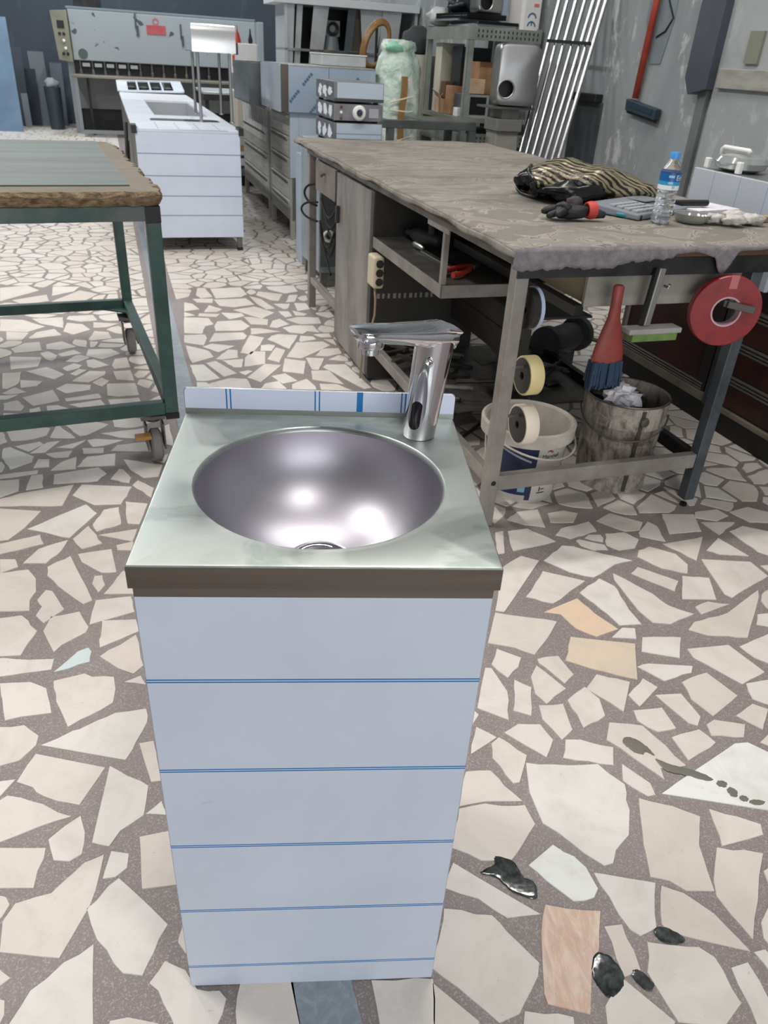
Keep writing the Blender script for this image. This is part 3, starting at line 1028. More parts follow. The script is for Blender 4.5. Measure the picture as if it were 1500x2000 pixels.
# sculpted lid on the spout with a ridge
lid = M().loft([[tuple(root + D * s + Pp * a + Vector((0, 0, z))) for a, z in ((-w, zt), (-w * 0.6, zt + hh * 0.6), (0, zt + hh), (w * 0.6, zt + hh * 0.6), (w, zt), (w * 0.9, zt - 0.003), (-w * 0.9, zt - 0.003))]
                for s, zt, w, hh in ((-0.029, 1.004, 0.016, 0.001), (-0.026, 1.010, 0.026, 0.004), (-0.005, 1.0145, 0.028, 0.008), (0.02, 1.0165, 0.027, 0.005), (0.07, 1.021, 0.025, 0.0035), (0.12, 1.0265, 0.022, 0.002), (0.133, 1.0265, 0.016, 0.001))])
obj('spout_lid', lid, CHROME, fau, smooth='auto')
ap = root + D * 0.108
obj('aerator', M().lathe([(0.0175, 1.012), (0.0185, 1.006), (0.0175, 1.0005), (0.0135, 0.999), (0.0128, 0.9915), (0.0112, 0.991), (0.0095, 0.993), (0.001, 0.995)], 28, (ap.x, ap.y, 0)), CHROME, fau, smooth='auto')
# black sensor window let into the front left of the column, following its round face
m = M()
tc = math.atan2(-0.86, -0.5)
def win(a, b):
    t = tc + a
    z = 0.889 + b
    k = (z - 0.85) / 0.15
    rx, ry = 0.0243 + 0.0035 * k + 0.0004, 0.0243 + 0.0012 * k + 0.0004
    return (fb[0] + 0.013 * k + rx * math.cos(t), fb[1] + ry * math.sin(t), z)
pts = []
for i in range(24):
    t = 2 * PI * i / 24
    b = 0.0085 * math.sin(t) + (0.0135 if math.sin(t) > 0 else -0.0135)
    pts.append(win(0.0085 / 0.0255 * math.cos(t), b))
ctr = win(0, 0)
ring2 = [tuple(p[i] * 0.5 + ctr[i] * 0.5 for i in range(3)) for p in pts]
def push(p):
    v = Vector((p[0] - fb[0] - 0.004, p[1] - fb[1], 0)).normalized() * 0.0008
    return (p[0] + v.x, p[1] + v.y, p[2])
m.add(pts + [push(p) for p in ring2] + [push(push(ctr))], [(i, (i + 1) % 24, 24 + (i + 1) % 24, 24 + i) for i in range(24)] + [(24 + i, 24 + (i + 1) % 24, 48) for i in range(24)])
obj('sensor_window', m, mat('sensor_glass', '#050506', 0.12), fau, smooth=True, label='black oval sensor window')
obj('set_screw', M().lathe([(0.0055, 0), (0.0055, 0.002), (0.004, 0.003), (0.001, 0.002)], 16), CHROME, fau, loc=(fb[0] + 0.003, fb[1] - 0.0258, 0.972), smooth='auto').rotation_euler = (PI / 2, 0, -0.2)

# ------------------------------------------------------------------ the long workbench on the right
be = thing('workbench', 'long grey steel workbench with open shelves under a worn cloth top', 'workbench', 0, 0, 0)
for x in (0.0, 0.815):
    for y in (0.0, 2.56):
        mt = BENCHST if x == 0 else mat('blue_grey_steel', '#5b6167', 0.5, 0.4, '#474c52', 8)
        obj('leg', M().box(x, x + 0.042, y, y + 0.042, 0, 0.862), mt, be, bevel=0.003)
obj('leg_hole', M().lathe([(0.009, -0.0006), (0.009, 0.001), (0.001, 0.001)], 16, ax='y'), BLACK, be, loc=(0.024, 0.0, 0.165))
obj('tabletop', M().box(-0.012, 1.19, -0.008, 2.84, 0.872, 0.897), mat('old_wood_board', '#6b4d3c', 0.8, 0, '#4c3a30', 10, stretch=(1, 0.2, 3)), be, bevel=0.004)
for nm, b in (('top_rail', (-0.004, 0.0, 0.0, 2.6, 0.852, 0.872)), ('top_rail', (0.0, 1.15, -0.004, 0.0, 0.82, 0.872)), ('top_rail', (0.857, 0.861, 0, 2.6, 0.83, 0.872)), ('top_rail', (0, 0.86, 2.6, 2.604, 0.83, 0.872))):
    bb_ = b if b[1] - b[0] > 0.01 else (b[0], b[0] + 0.02, b[2], b[3], b[4], b[5])
    obj(nm, M().box(*bb_), STEEL_D if b[1] < 0.1 else DARKST, be, bevel=0.002)
obj('lower_rail', M().box(0.042, 0.815, 0.004, 0.034, 0.133, 0.187), BENCHST, be, bevel=0.003)
obj('lower_rail', M().box(0.006, 0.036, 0.042, 1.335, 0.15, 0.195), BENCHST, be, bevel=0.003)
obj('lower_rail', M().box(0.006, 0.036, 1.92, 2.56, 0.15, 0.185), BENCHST, be, bevel=0.003)
obj('lower_rail', M().box(0.82, 0.85, 0.042, 2.56, 0.13, 0.18), DARKST, be, bevel=0.003)
obj('lower_shelf', M().box(0.036, 0.82, 0.62, 1.335, 0.135, 0.147), STEEL_D, be, bevel=0.002)
# locker under the bench
lk = obj('locker', M().box(0.004, 0.52, 1.337, 1.92, 0.012, 0.85), mat('locker_inner_steel', '#3d3a37', 0.55, 0.3, '#3a3734', 6), be, bevel=0.002)
LOCK = mat('stained_locker_steel', '#96928e', 0.5, 0.2, '#6d6965', 5, 0.38, 0.62, stretch=(1, 1, 0.35), bump=0.05)
obj('locker_door', M().box(-0.012, 0.004, 1.345, 1.912, 0.03, 0.842), LOCK, lk, bevel=0.002)
obj('handle', M().box(-0.03, -0.012, 1.85, 1.872, 0.62, 0.70), DARKST, lk, bevel=0.004)
for i in range(11):
    obj('vent_slot', M().box(0.03 + i * 0.026, 0.03 + i * 0.026 + (0.011 if i % 3 else 0.015), 1.3352, 1.3372, 0.392, 0.414), mat('slot_light', '#8e8a86', 0.5), lk)
# drawer
dw = obj('drawer', M().box(0.004, 0.5, 1.945, 2.37, 0.70, 0.85), mat('dark_red_drawer_box', '#4a2a26', 0.6), be, bevel=0.002)
obj('drawer_front', M().box(-0.012, 0.004, 1.95, 2.36, 0.70, 0.845), mat('drawer_face', '#7a726c', 0.6, 0.0, '#6a625d', 8), dw, bevel=0.002)
obj('knob', M().lathe([(0.006, 0), (0.006, -0.012), (0.013, -0.016), (0.013, -0.026), (0.001, -0.028)], 14, ax='x'), STEEL_D, dw, loc=(-0.012, 2.15, 0.80), smooth='auto')
# open shelf
sh = obj('open_shelf', M().box(0.004, 0.5, 0.545, 1.337, 0.652, 0.66), STEEL_D, be)
obj('shelf_lip', M().box(0.0, 0.006, 0.53, 1.337, 0.617, 0.662), BENCHST, sh, bevel=0.002)
obj('shelf_lip', M().box(0.0, 0.5, 0.53, 0.536, 0.617, 0.662), BENCHST, sh, bevel=0.002)
obj('shelf_post', M().box(0.0, 0.02, 0.536, 0.556, 0.662, 0.855), BENCHST, be, bevel=0.002)
obj('post_plate', M().box(-0.002, 0.004, 0.50, 0.70, 0.835, 0.872), BENCHST, be, bevel=0.001)
obj('back_panel', M().box(0.5, 0.508, 0.53, 1.337, 0.655, 0.872), mat('dark_back_panel', '#2b2a29', 0.7), be)
# sheet steel duct running under the shelf
obj('cable_duct', M().box(0.40, 0.44, 0.63, 1.33, 0.30, 0.50).box(0.44, 0.7, 0.63, 1.33, 0.49, 0.50).box(0.395, 0.40, 0.63, 1.33, 0.395, 0.41), mat('brown_grey_duct', '#4a4641', 0.55, 0.3, '#3b3834', 5), be, bevel=0.003)
for y in (0.66, 1.30):
    obj('duct_bracket', M().box(0.41, 0.43, y, y + 0.012, 0.50, 0.652), BENCHST, be)
# hanging drawer box at the near end
hb = obj('hanging_drawer', M().box(0.27, 0.82, 0.06, 0.90, 0.725, 0.852), mat('olive_box', '#958a72', 0.65, 0, '#7d7460', 5), be, bevel=0.002)
obj('drawer_front', M().box(0.262, 0.828, 0.045, 0.06, 0.718, 0.855), mat('pale_drawer_front', '#9b978f', 0.6, 0, '#7b7770', 6, 0.4, 0.7), hb, bevel=0.002)
obj('drawer_runner', M().box(0.235, 0.268, 0.05, 1.0, 0.69, 0.722), BLACK, hb, bevel=0.002)
for x in (0.36, 0.70):
    obj('drawer_hanger', M().box(x, x + 0.03, 0.3, 0.33, 0.85, 0.873), DARKST, hb)

# cloth cover lying on the bench
tc_ = thing('bench_cover', 'worn patterned felt cloth draped over the long workbench with a ragged front edge', 'tablecloth', 0, 0, 0)
q = N('patterned_cloth')
cu = q.noise(2.2, 3, 0.6, 1.2)
w1 = q.n.new('ShaderNodeTexWave')
w1.wave_type = 'RINGS'
w1.inputs['Scale'].default_value = 3.0
w1.inputs['Distortion'].default_value = 10.0
w1.inputs['Detail'].default_value = 3.0
w1.inputs['Detail Scale'].default_value = 1.4
q.link(q.tc.outputs['Object'], w1.inputs['Vector'])
col = q.ramp(w1.outputs['Fac'], [(0.2, c('#7a746c')), (0.36, c('#a29b91')), (0.41, c('#5f5953')), (0.48, c('#9b948c')), (0.60, c('#8d867d')), (0.65, c('#5c5650')), (0.74, c('#9b948a')), (0.88, c('#857f77'))])
col = q.mix(q.ramp(q.noise(1.7, 6, 0.7), [(0.46, (0, 0, 0)), (0.66, (0.75, 0.75, 0.75))]), col, c('#5d5954'))
q.set(Base_Color=col, Roughness=0.85)
q.bump(q.noise(40, 4, 0.6), 0.3, 0.004)
CLOTH = q.m
def topz(X, Y):
    return 0.9035 + 0.0022 * math.sin(7 * X + 3 * Y) + 0.0018 * math.sin(11 * Y - 4 * X) + 0.0012 * math.sin(23 * X + 17 * Y)
def cl(a, b):
    X = -0.022 + a * 1.215
    Y = -0.014 + b * 2.86
    e = max(0, 1 - abs(X + 0.022) / 0.02) * 0.006
    return (X, Y, topz(X, Y) - e)
obj('printed_sheet', M().grid(60, 100, cl), CLOTH, tc_, smooth=True, solid=0.004)
FELT = mat('grey_felt', '#8a8487', 0.95, 0, '#6d686b', 40, 0.35, 0.7, bump=0.7, bs=120)
def drop(a, b):
    X = -0.024 + a * 1.21
    L = 0.040 * max(0.0, 1 - max(0, X - 0.26) / 0.30) + 0.016 + 0.0025 * math.sin(31 * X) + 0.002 * math.sin(67 * X + 1) + 0.002 * math.sin(151 * X + 2) + 0.0015 * math.sin(263 * X)
    if X > 0.5:
        L = 0.016 + 0.012 * math.sin(17 * X) * math.sin(5 * X + 1) + 0.005 * math.sin(41 * X)
    if 0.64 < X < 0.72:
        L += 0.05 * math.sin(PI * (X - 0.64) / 0.08)
    L = max(L, 0.006)
    return (X, -0.014 - 0.006 * math.sin(b * PI * 0.8) - 0.003 * b * math.sin(23 * X), topz(X, -0.014) + 0.001 - L * b)
obj('felt_edge', M().grid(150, 5, drop), FELT, tc_, smooth=True, solid=0.006, label='frayed grey felt edge hanging over the near end')
def dropl(a, b):
    Y = -0.018 + a * 2.86
    L = 0.016 + 0.004 * math.sin(9 * Y) + 0.003 * math.sin(23 * Y)
    return (-0.023 - 0.002 * math.sin(b * 2), Y, topz(-0.022, Y) - 0.006 - L * b)
obj('side_hem', M().grid(120, 3, dropl), mat('worn_cloth_hem', '#8c8780', 0.85, 0, '#6e6963', 14), tc_, smooth=True, solid=0.004)

# ------------------------------------------------------------------ things on the bench
BZ = 0.9105
# striped carrier bag lying on its side
bg = thing('striped_plastic_bag', 'crumpled gold and black striped plastic bag lying on the workbench', 'bag', 0.0, 0.0, BZ - 0.002)
q = N('striped_foil')
wv = q.n.new('ShaderNodeTexWave')
wv.bands_direction = 'DIAGONAL'
wv.inputs['Scale'].default_value = 22
wv.inputs['Distortion'].default_value = 0.45
wv.inputs['Detail'].default_value = 2
wv.inputs['Detail Scale'].default_value = 1.5
q.link(q.tc.outputs['Object'], wv.inputs['Vector'])
k = q.ramp(wv.outputs['Fac'], [(0.46, (0, 0, 0)), (0.56, (1, 1, 1))])
q.set(Base_Color=q.mix(k, c('#1d1a18'), c('#9a8f72')), Roughness=0.32, Metallic=q.math('MULTIPLY', k, 0.35))
q.bump(q.noise(26, 3, 0.6), 0.7, 0.01)
A = Vector((0.44, 0.83, 0)); B = Vector((0.96, 0.70, 0))
ax = (B - A); nr = Vector((-ax.y, ax.x, 0)).normalized()
secs = []
for i in range(19):
    s = i / 18
    h = 0.125 * (0.62 + 0.75 * s - 1.25 * max(0, s - 0.3)) if s < 0.97 else 0.02
    h = [0.100, 0.112, 0.118, 0.124, 0.128, 0.129, 0.127, 0.124, 0.120, 0.114, 0.108, 0.101, 0.095, 0.088, 0.08, 0.071, 0.060, 0.044, 0.016][i]
    w = 0.135 * math.sin(PI * (0.28 + 0.66 * s)) ** 0.6
    p0 = A + ax * s
    sec = []
    for j in range(32):
        t = 2 * PI * j / 32
        wob = 1 + 0.07 * math.sin(3 * t + 5 * s * 3) + 0.045 * math.sin(7 * t - 9 * s * 2) + 0.03 * math.sin(11 * t + 30 * s)
        y = math.cos(t) * w * wob
        z = (math.sin(t) * 0.5 + 0.5) * h * (wob if math.sin(t) > 0 else 1)
        p = p0 + nr * y + ax.normalized() * (0.02 * math.sin(2 * t) if i < 2 else 0)
        sec.append((p.x, p.y, max(z, 0.001)))
    secs.append(sec)
m = M().loft(secs, cap=False)
obj('bag_skin', m, q.m, bg, smooth=True, recalc=False)
BBL = mat('black_bag_plastic', '#121214', 0.25)
# open mouth: rolled black lining and folds inside
lip = [tuple(Vector(p) + Vector((0, 0, 0.002))) for p in secs[0]]
m = M().tube(lip + [lip[0]], 0.007, 8)
obj('bag_rim', m, BBL, bg, smooth=True)
ins = M()
mid = [sum(p[i] for p in secs[0]) / 32 for i in range(3)]
for kf in range(5):
    ins.blob((mid[0] + 0.03 + 0.05 * (kf % 2), mid[1] - 0.07 + 0.035 * kf, 0.035 + 0.012 * (kf % 3)), (0.045, 0.028, 0.032), jit=0.35, seed=kf + 3)
obj('bag_lining', ins, BBL, bg, smooth=True, label='black crumpled lining in the mouth of the bag')
m = M().blob((0.575, 0.685, 0.036), (0.125, 0.052, 0.04), 20, 12, jit=0.35, seed=12, flat=-0.034).blob((0.47, 0.755, 0.05), (0.05, 0.05, 0.046), 18, 10, jit=0.35, seed=14, flat=-0.048)
obj('bag_fold', m, BBL, bg, smooth=True)

# work glove
gl = thing('work_glove', 'black rubber work glove with a red cuff lying on the workbench', 'glove', 0.36, 0.365, BZ)
m = M().blob((0.0, 0.0, 0.022), (0.062, 0.036, 0.024), 18, 10, jit=0.22, seed=4, flat=-0.021)
obj('palm', m, mat('glove_black', '#1b1c1f', 0.55), gl, smooth=True)
for k_, (a, ln, z) in enumerate(((2.75, 0.062, 0.016), (3.0, 0.075, 0.022), (3.28, 0.07, 0.013), (3.6, 0.058, 0.02), (2.2, 0.05, 0.035))):
    p0 = Vector((-0.02, 0.012 * (2 - k_), z))
    d = Vector((math.cos(a), math.sin(a), 0))
    pts = [p0, p0 + d * ln * 0.5 + Vector((0, 0, 0.008)), p0 + d * ln * 0.85 + Vector((0, 0, 0.001)), p0 + d * ln + Vector((0, 0, -0.003))]
    obj('finger', M().tube(pts, [0.012, 0.0125, 0.011, 0.006], 10), mat('glove_black', '#1b1c1f', 0.55), gl, smooth=True)
obj('cuff', M().lathe([(0.024, 0.0), (0.028, 0.016), (0.027, 0.03), (0.022, 0.03), (0.02, 0.0)], 20, ax='x', closed=True), mat('red_cuff', '#c2463c', 0.6), gl, loc=(0.055, 0.0, 0.027), smooth='auto')
obj('wrist_tail', M().tube([(0.08, 0.0, 0.02), (0.1, -0.004, 0.016), (0.122, -0.008, 0.013)], [0.02, 0.015, 0.010], 12), mat('glove_grey', '#2e2e31', 0.6), gl, smooth=True)
obj('thumb_fold', M().blob((0.02, 0.02, 0.045), (0.03, 0.02, 0.022), jit=0.25, seed=9), mat('glove_brown', '#3a3033', 0.6), gl, smooth=True)

# grey desk calculator / keypad unit
ca = thing('desk_calculator', 'grey desk calculator with keypad beside the striped bag', 'calculator', 0.71, 0.50, BZ - 0.002, rz=0.42)
prf = [(-0.115, 0.0), (0.115, 0.0), (0.115, 0.02), (0.06, 0.022), (-0.115, 0.012)]
m = M().loft([[(-0.16, y, z) for y, z in [(-0.1, 0), (0.1, 0), (0.1, 0.030), (-0.1, 0.018)]], [(0.16, y, z) for y, z in [(-0.1, 0), (0.1, 0), (0.1, 0.034), (-0.1, 0.020)]]])
obj('case', m, mat('grey_case', '#7d838c', 0.45), ca, bevel=0.005)
km = mat('grey_keys', '#a7a9ac', 0.5)
for i in range(6):
    for j in range(4):
        x, y = -0.14 + i * 0.026, -0.08 + j * 0.03
        z = 0.0205 + 0.06 * (y + 0.08)
        obj('key', M().box(x, x + 0.02, y, y + 0.022, z, z + 0.006), km, ca)
obj('display', M().box(0.04, 0.145, 0.0, 0.085, 0.030, 0.0345), mat('grey_display', '#8d9497', 0.2), ca, bevel=0.001)

# marker pen
mk = thing('marker_pen', 'teal marker pen with black cap on the workbench', 'pen', 0.596, 0.385, BZ + 0.006, rz=-0.9)
obj('barrel', M().lathe([(0.004, -0.045), (0.0075, -0.04), (0.008, 0.012), (0.0065, 0.015)], 14, ax='x'), mat('teal_plastic', '#2a7f8e', 0.4), mk, smooth='auto')
obj('cap', M().lathe([(0.0082, 0.012), (0.0082, 0.042), (0.005, 0.045)], 14, ax='x'), BLACK, mk, smooth='auto')

# water bottle
bo = thing('water_bottle', 'clear plastic water bottle with blue cap and blue label on the workbench', 'bottle', 0.668, 0.31, BZ - 0.002)
q = N('clear_plastic')
q.set(Base_Color=(0.96, 0.98, 1, 1), Roughness=0.04, Metallic=0, IOR=1.2)
q.b.inputs['Transmission Weight'].default_value = 0.93
prof = [(0.001, 0.004), (0.018, 0.002), (0.027, 0.0), (0.031, 0.006)]
for i in range(5):
    z = 0.012 + i * 0.018
    prof += [(0.0325, z), (0.0325, z + 0.009), (0.0298, z + 0.0125), (0.0298, z + 0.0145)]
prof += [(0.032, 0.105), (0.0325, 0.112), (0.0325, 0.150), (0.031, 0.158), (0.026, 0.170), (0.017, 0.186), (0.0135, 0.191), (0.0135, 0.200)]
obj('bottle_body', M().lathe(prof, 32), q.m, bo, smooth=True)
q2 = N('drinking_water')
q2.set(Base_Color=(0.97, 0.99, 1, 1), Roughness=0.0, IOR=1.33)
q2.b.inputs['Transmission Weight'].default_value = 1.0
obj('water', M().lathe([(0.001, 0.006), (0.026, 0.006), (0.0285, 0.012), (0.0285, 0.088), (0.001, 0.088)], 28), q2.m, bo, smooth='auto')
obj('cap', M().lathe([(0.0155, 0.193), (0.0158, 0.208), (0.0145, 0.212), (0.001, 0.2125)], 28), mat('blue_cap', '#4a9be0', 0.35), bo, smooth='auto')
q = N('bottle_label')
z = q.axis(2)
col = q.ramp(z, [(0.104, c('#e8edf2')), (0.114, c('#2f9dc4')), (0.128, c('#1560a8')), (0.150, c('#0d4a92'))], 'CONSTANT')
q.set(Base_Color=col, Roughness=0.35)
lb = obj('label', M().lathe([(0.0333, 0.104), (0.0333, 0.155), (0.0329, 0.155), (0.0329, 0.104)], 32, closed=True), q.m, bo, smooth='auto', label='blue and white paper label lettered Eri')
vs, fs = text_mesh('Eri', 0.022)
m = M()
def wrap(v, a0, R, z0):
    t = a0 + v[0] / R
    return ((R + 0.0004 + v[2]) * math.cos(t), (R + 0.0004 + v[2]) * math.sin(t), z0 + v[1])
m.add([wrap(v, -PI / 2 - 0.05, 0.0333, 0.133) for v in vs], fs)
obj('lettering', m, WHITE, lb)
m = M()
for i, (a, w_, z_) in enumerate(((-2.35, 0.55, 0.140), (-2.3, 0.45, 0.121), (-1.9, 0.3, 0.109))):
    pts = [((0.0336) * math.cos(a + w_ * j / 8), (0.0336) * math.sin(a + w_ * j / 8)) for j in range(9)]
    b = len(m.v)
    m.add([(x, y, z_) for x, y in pts] + [(x, y, z_ + 0.007) for x, y in pts], [(j, j + 1, 10 + j, 9 + j) for j in range(8)])
obj('print_mark', m, mat('label_pale', '#9cc7dd', 0.4), lb)

# dish, knife, paper, tissue, wood
ds = solo('glass_dish', 'small round clear glass dish beside the water bottle', 'dish', M().lathe([(0.001, 0.004), (0.042, 0.004), (0.05, 0.012), (0.056, 0.026), (0.06, 0.027), (0.056, 0.01), (0.046, 0.0), (0.001, 0.0)], 30), mat('smoky_glass', '#9a9a94', 0.12, 0.3), 0.80, 0.325, BZ - 0.002, smooth='auto')
kn = thing('black_handled_tool', 'black plastic handled tool lying across white paper sheets on the bench', 'tool', 0.93, 0.53, BZ + 0.024, rz=0.02)
obj('handle', M().loft([[(x, w * math.cos(2 * PI * i / 12), 0.011 * math.sin(2 * PI * i / 12)) for i in range(12)] for x, w in ((-0.09, 0.010), (-0.03, 0.015), (0.05, 0.014), (0.085, 0.017), (0.093, 0.012))]), BLACK, kn, smooth='auto')
obj('blade', M().box(-0.17, -0.085, -0.013, 0.013, -0.002, 0.001), STEEL, kn)
solo('paper_sheets', 'white sheets of paper lying flat under a black handled tool', 'paper', M().box(-0.11, 0.11, -0.09, 0.09, 0, 0.012), PAPER, 1.02, 0.56, BZ - 0.002, rz=0.2)
solo('plastic_tub', 'small white round plastic tub behind the water bottle', 'tub', M().lathe([(0.019, 0), (0.02, 0.014), (0.017, 0.024), (0.001, 0.026)], 20), WHITE, 0.84, 0.50, BZ, smooth='auto')
for i, (x, y, s, lab) in enumerate(((0.87, 0.29, 0.027, 'small crumpled white tissue nearest the glass dish'), (0.915, 0.255, 0.03, 'crumpled tissue at the front edge of the bench, in the middle of its group'), (0.965, 0.31, 0.034, 'largest crumpled tissue at the back of its group'), (1.0, 0.265, 0.031, 'greyish crumpled tissue furthest right on the bench'))):
    solo('crumpled_tissue', lab, 'tissue', M().blob((0, 0, s * 0.5), (s * 1.25, s, s * 0.6), 16, 10, jit=0.42, seed=20 + i, flat=-s * 0.48), mat('tissue_grey', '#c9c4c0', 0.9, 0, '#a8a29e', 30), x, y, BZ, group='crumpled tissues on the workbench', smooth=True)
solo('wood_strip', 'pale wooden strip at the right end of the bench front', 'wood', M().box(-0.12, 0.14, -0.02, 0.02, 0, 0.016), mat('pale_wood', '#a8937a', 0.8, 0, '#8f7b64', 12, stretch=(0.2, 2, 1)), 1.05, 0.33, BZ - 0.003, rz=0.15)

# ------------------------------------------------------------------ things on the open shelf and low shelf of the bench
t = thing('electric_drill', 'dark grey electric hand drill at the back of the open bench shelf', 'drill', 0.17, 1.16, 0.662, rz=0.3)
obj('motor_body', M().lathe([(0.012, -0.10), (0.024, -0.09), (0.03, -0.02), (0.03, 0.05), (0.02, 0.08), (0.012, 0.085), (0.012, 0.12), (0.004, 0.13)], 18, (0, 0, 0.032), ax='y'), mat('tool_grey', '#3d3d3e', 0.5), t, smooth='auto')
obj('grip', M().box(-0.016, 0.016, -0.07, -0.035, 0.032, 0.12), BLACK, t, bevel=0.008)
solo('steel_file', 'long bright steel file lying on the open bench shelf', 'file', M().box(-0.012, 0.012, -0.2, 0.14, 0, 0.006).lathe([(0.006, 0.14), (0.012, 0.16), (0.013, 0.22), (0.006, 0.24)], 12, (0, 0, 0.013), ax='y'), STEEL, 0.13, 0.90, 0.662, rz=0.06, bevel=0.001)
t = thing('pliers', 'red handled pliers lying on the open bench shelf behind its post', 'pliers', 0.2, 0.74, 0.668, rz=-0.9)
for sg in (-1, 1):
    obj('handle', M().tube([(0, 0, 0.006), (sg * 0.025, -0.06, 0.006), (sg * 0.03, -0.13, 0.006), (sg * 0.02, -0.17, 0.006)], 0.010, 10), RED, t, smooth='auto')
obj('jaw', M().prism([(-0.018, 0), (0.018, 0), (0.012, 0.05), (0.002, 0.07), (-0.002, 0.07), (-0.012, 0.05)], -0.004, 0.012), STEEL_D, t, bevel=0.002)
r_ = random.Random(31)
lay = []
for i in range(30):
    x, y = r_.uniform(0.09, 0.34) if i % 2 else r_.uniform(0.46, 0.76), r_.uniform(0.70, 1.27)
    if x + 0.0 > 0.40 and y < 0.62: y = 0.7
    kind = i % 4
    a = r_.uniform(-1.5, 1.5)
    z = 0.147 + 0.012 * (i // 6)
    L = r_.uniform(0.05, 0.12)
    m = M()
    if kind == 0:
        m.box(-L, L, -0.012, 0.012, 0, 0.003).box(-L, L, -0.012, -0.009, 0, 0.02)
    elif kind == 1:
        m.lathe([(0.010, -L), (0.010, L), (0.007, L), (0.007, -L)], 10, (0, 0, 0.010), ax='x', closed=True)
    elif kind == 2:
        m.prism([(-L, -0.03), (L * 0.6, -0.04), (L, 0.02), (-L * 0.5, 0.04)], 0, 0.002)
    else:
        m.box(-L, L, -0.01, 0.01, 0, 0.02)
    labs = ('angle iron offcut', 'tube offcut', 'sheet metal scrap', 'square bar offcut')
    solo('metal_offcut', 'rusty grey metal offcut heaped with others on the low shelf under the bench', 'scrap metal', m, mat(['offcut_dark', 'offcut_grey', 'offcut_brown'][i % 3], ['#4f4c49', '#8b8884', '#5f554b'][i % 3], 0.5, 0.5, '#3a3836', 14), x, y, z, rz=a, group='metal offcuts on the low shelf')
# papers and a flat lid on the floor under the bench
solo('paper_scrap', 'grey scrap of paper on the floor beside the washbasin, under the bench', 'paper', M().prism([(-0.09, -0.05), (0.07, -0.06), (0.1, 0.04), (-0.05, 0.06)], 0, 0.002), mat('grey_paper', '#9c9a98', 0.8, 0, '#807e7c', 14), 0.26, 0.83, 0.001, rz=0.3)
solo('steel_strip', 'thin steel strip lying on the floor under the bench', 'strip', M().box(-0.16, 0.16, -0.008, 0.008, 0, 0.004), STEEL_D, 0.26, 0.70, 0.001, rz=0.7)
# bench grinder on the floor
t = thing('bench_grinder', 'dark grey bench grinder standing on the floor under the workbench', 'grinder', 0.955, 1.22, 0.0, rz=0.5)
GD = mat('grinder_grey', '#4b4b4c', 0.55, 0.2, '#39393a', 10)
obj('motor_housing', M().lathe([(0.03, -0.10), (0.062, -0.09), (0.068, -0.05), (0.068, 0.05), (0.062, 0.09), (0.03, 0.10)], 24, (0, 0, 0.2), ax='x'), GD, t, smooth='auto')
obj('pedestal', M().box(-0.06, 0.06, -0.05, 0.05, 0.02, 0.15).box(-0.09, 0.09, -0.07, 0.07, 0, 0.025), GD, t, bevel=0.008)
for sg in (-1, 1):
    obj('wheel_guard', M().lathe([(0.02, 0), (0.085, 0), (0.085, 0.035), (0.02, 0.035)], 24, (sg * 0.135 - 0.0175, 0, 0.2), ax='x'), GD, t, smooth='auto')
    obj('tool_rest', M().box(sg * 0.135 - 0.02, sg * 0.135 + 0.02, -0.13, -0.07, 0.19, 0.198), STEEL_D, t)

# power socket strip hanging on the locker side
t = thing('power_strip', 'ivory multi-socket power strip hanging under the open shelf of the workbench', 'power strip', 0.0, 1.28, 0.54, rz=0.0)
CREAM = mat('ivory_plastic', '#cfc3a6', 0.45)
obj('case', M().box(-0.024, 0.024, -0.055, 0.045, -0.075, 0.06), CREAM, t, bevel=0.012, seg=3)
for k in range(3):
    sk = obj('socket', M().lathe([(0.017, 0), (0.017, -0.003), (0.013, -0.003), (0.012, 0.003), (0.001, 0.003)], 18, ax='y'), mat('socket_dark', '#28241f', 0.5), t, loc=(0.002, -0.0555, -0.045 + 0.038 * k), smooth='auto')
obj('cable', M().tube([(0, 0.0, -0.075), (0.004, -0.01, -0.14), (0.0, -0.02, -0.2), (-0.012, 0.0, -0.28), (-0.03, 0.04, -0.36), (-0.035, 0.05, -0.52)], 0.005, 8), mat('cream_cable', '#a7967c', 0.6), t, smooth=True)

# looped black cables under the drawer
m = M()
for k in range(5):
    pts = []
    for i in range(25):
        a = PI * i / 24
        pts.append((-0.02 + 0.012 * (k % 3), 2.0 + 0.32 * i / 24 + 0.01 * k, 0.66 - 0.04 * k - (0.07 + 0.012 * k) * math.sin(a)))
    m.tube(pts, 0.0065, 8)
m.tube([(-0.03, 2.30 - 0.25 * i / 12, 0.52 - 0.2 * (i / 12) ** 0.7) for i in range(13)], 0.006, 8)
solo('black_cable', 'coil of black cable hanging under the drawer of the workbench', 'cable', m, RUBBER, 0.03, 0, 0, smooth=True)
m = M().tube([(0.03 - 0.05 * math.sin(PI * i / 20), 2.46 + 0.09 * math.sin(PI * i / 20), 0.655 + 0.055 * math.cos(PI * i / 20)) for i in range(21)], 0.0065, 8).tube([(0.03 - 0.07 * math.sin(PI * i / 20), 2.44 + 0.10 * math.sin(PI * i / 20), 0.57 + 0.05 * math.cos(PI * i / 20)) for i in range(21)], 0.006, 8)
solo('black_cable', 'short loop of black cable sticking out at the far leg of the workbench', 'cable', m, RUBBER, -0.01, 0, 0, smooth=True)
t = thing('steel_stand_box', 'grey steel box stand with a dial behind the far end of the workbench', 'stand', 0.16, 2.98, 0)
obj('case', M().box(0.0, 0.50, 0.0, 0.52, 0.10, 0.86), mat('green_grey_steel', '#98a3aa', 0.45, 0.2, '#87929a', 6), t, bevel=0.004)
obj('front_panel', M().box(0.005, 0.15, -0.02, 0.0, 0.14, 0.62), mat('green_grey_panel', '#5c6664', 0.5, 0.2, '#4d5654', 6), t, bevel=0.003)
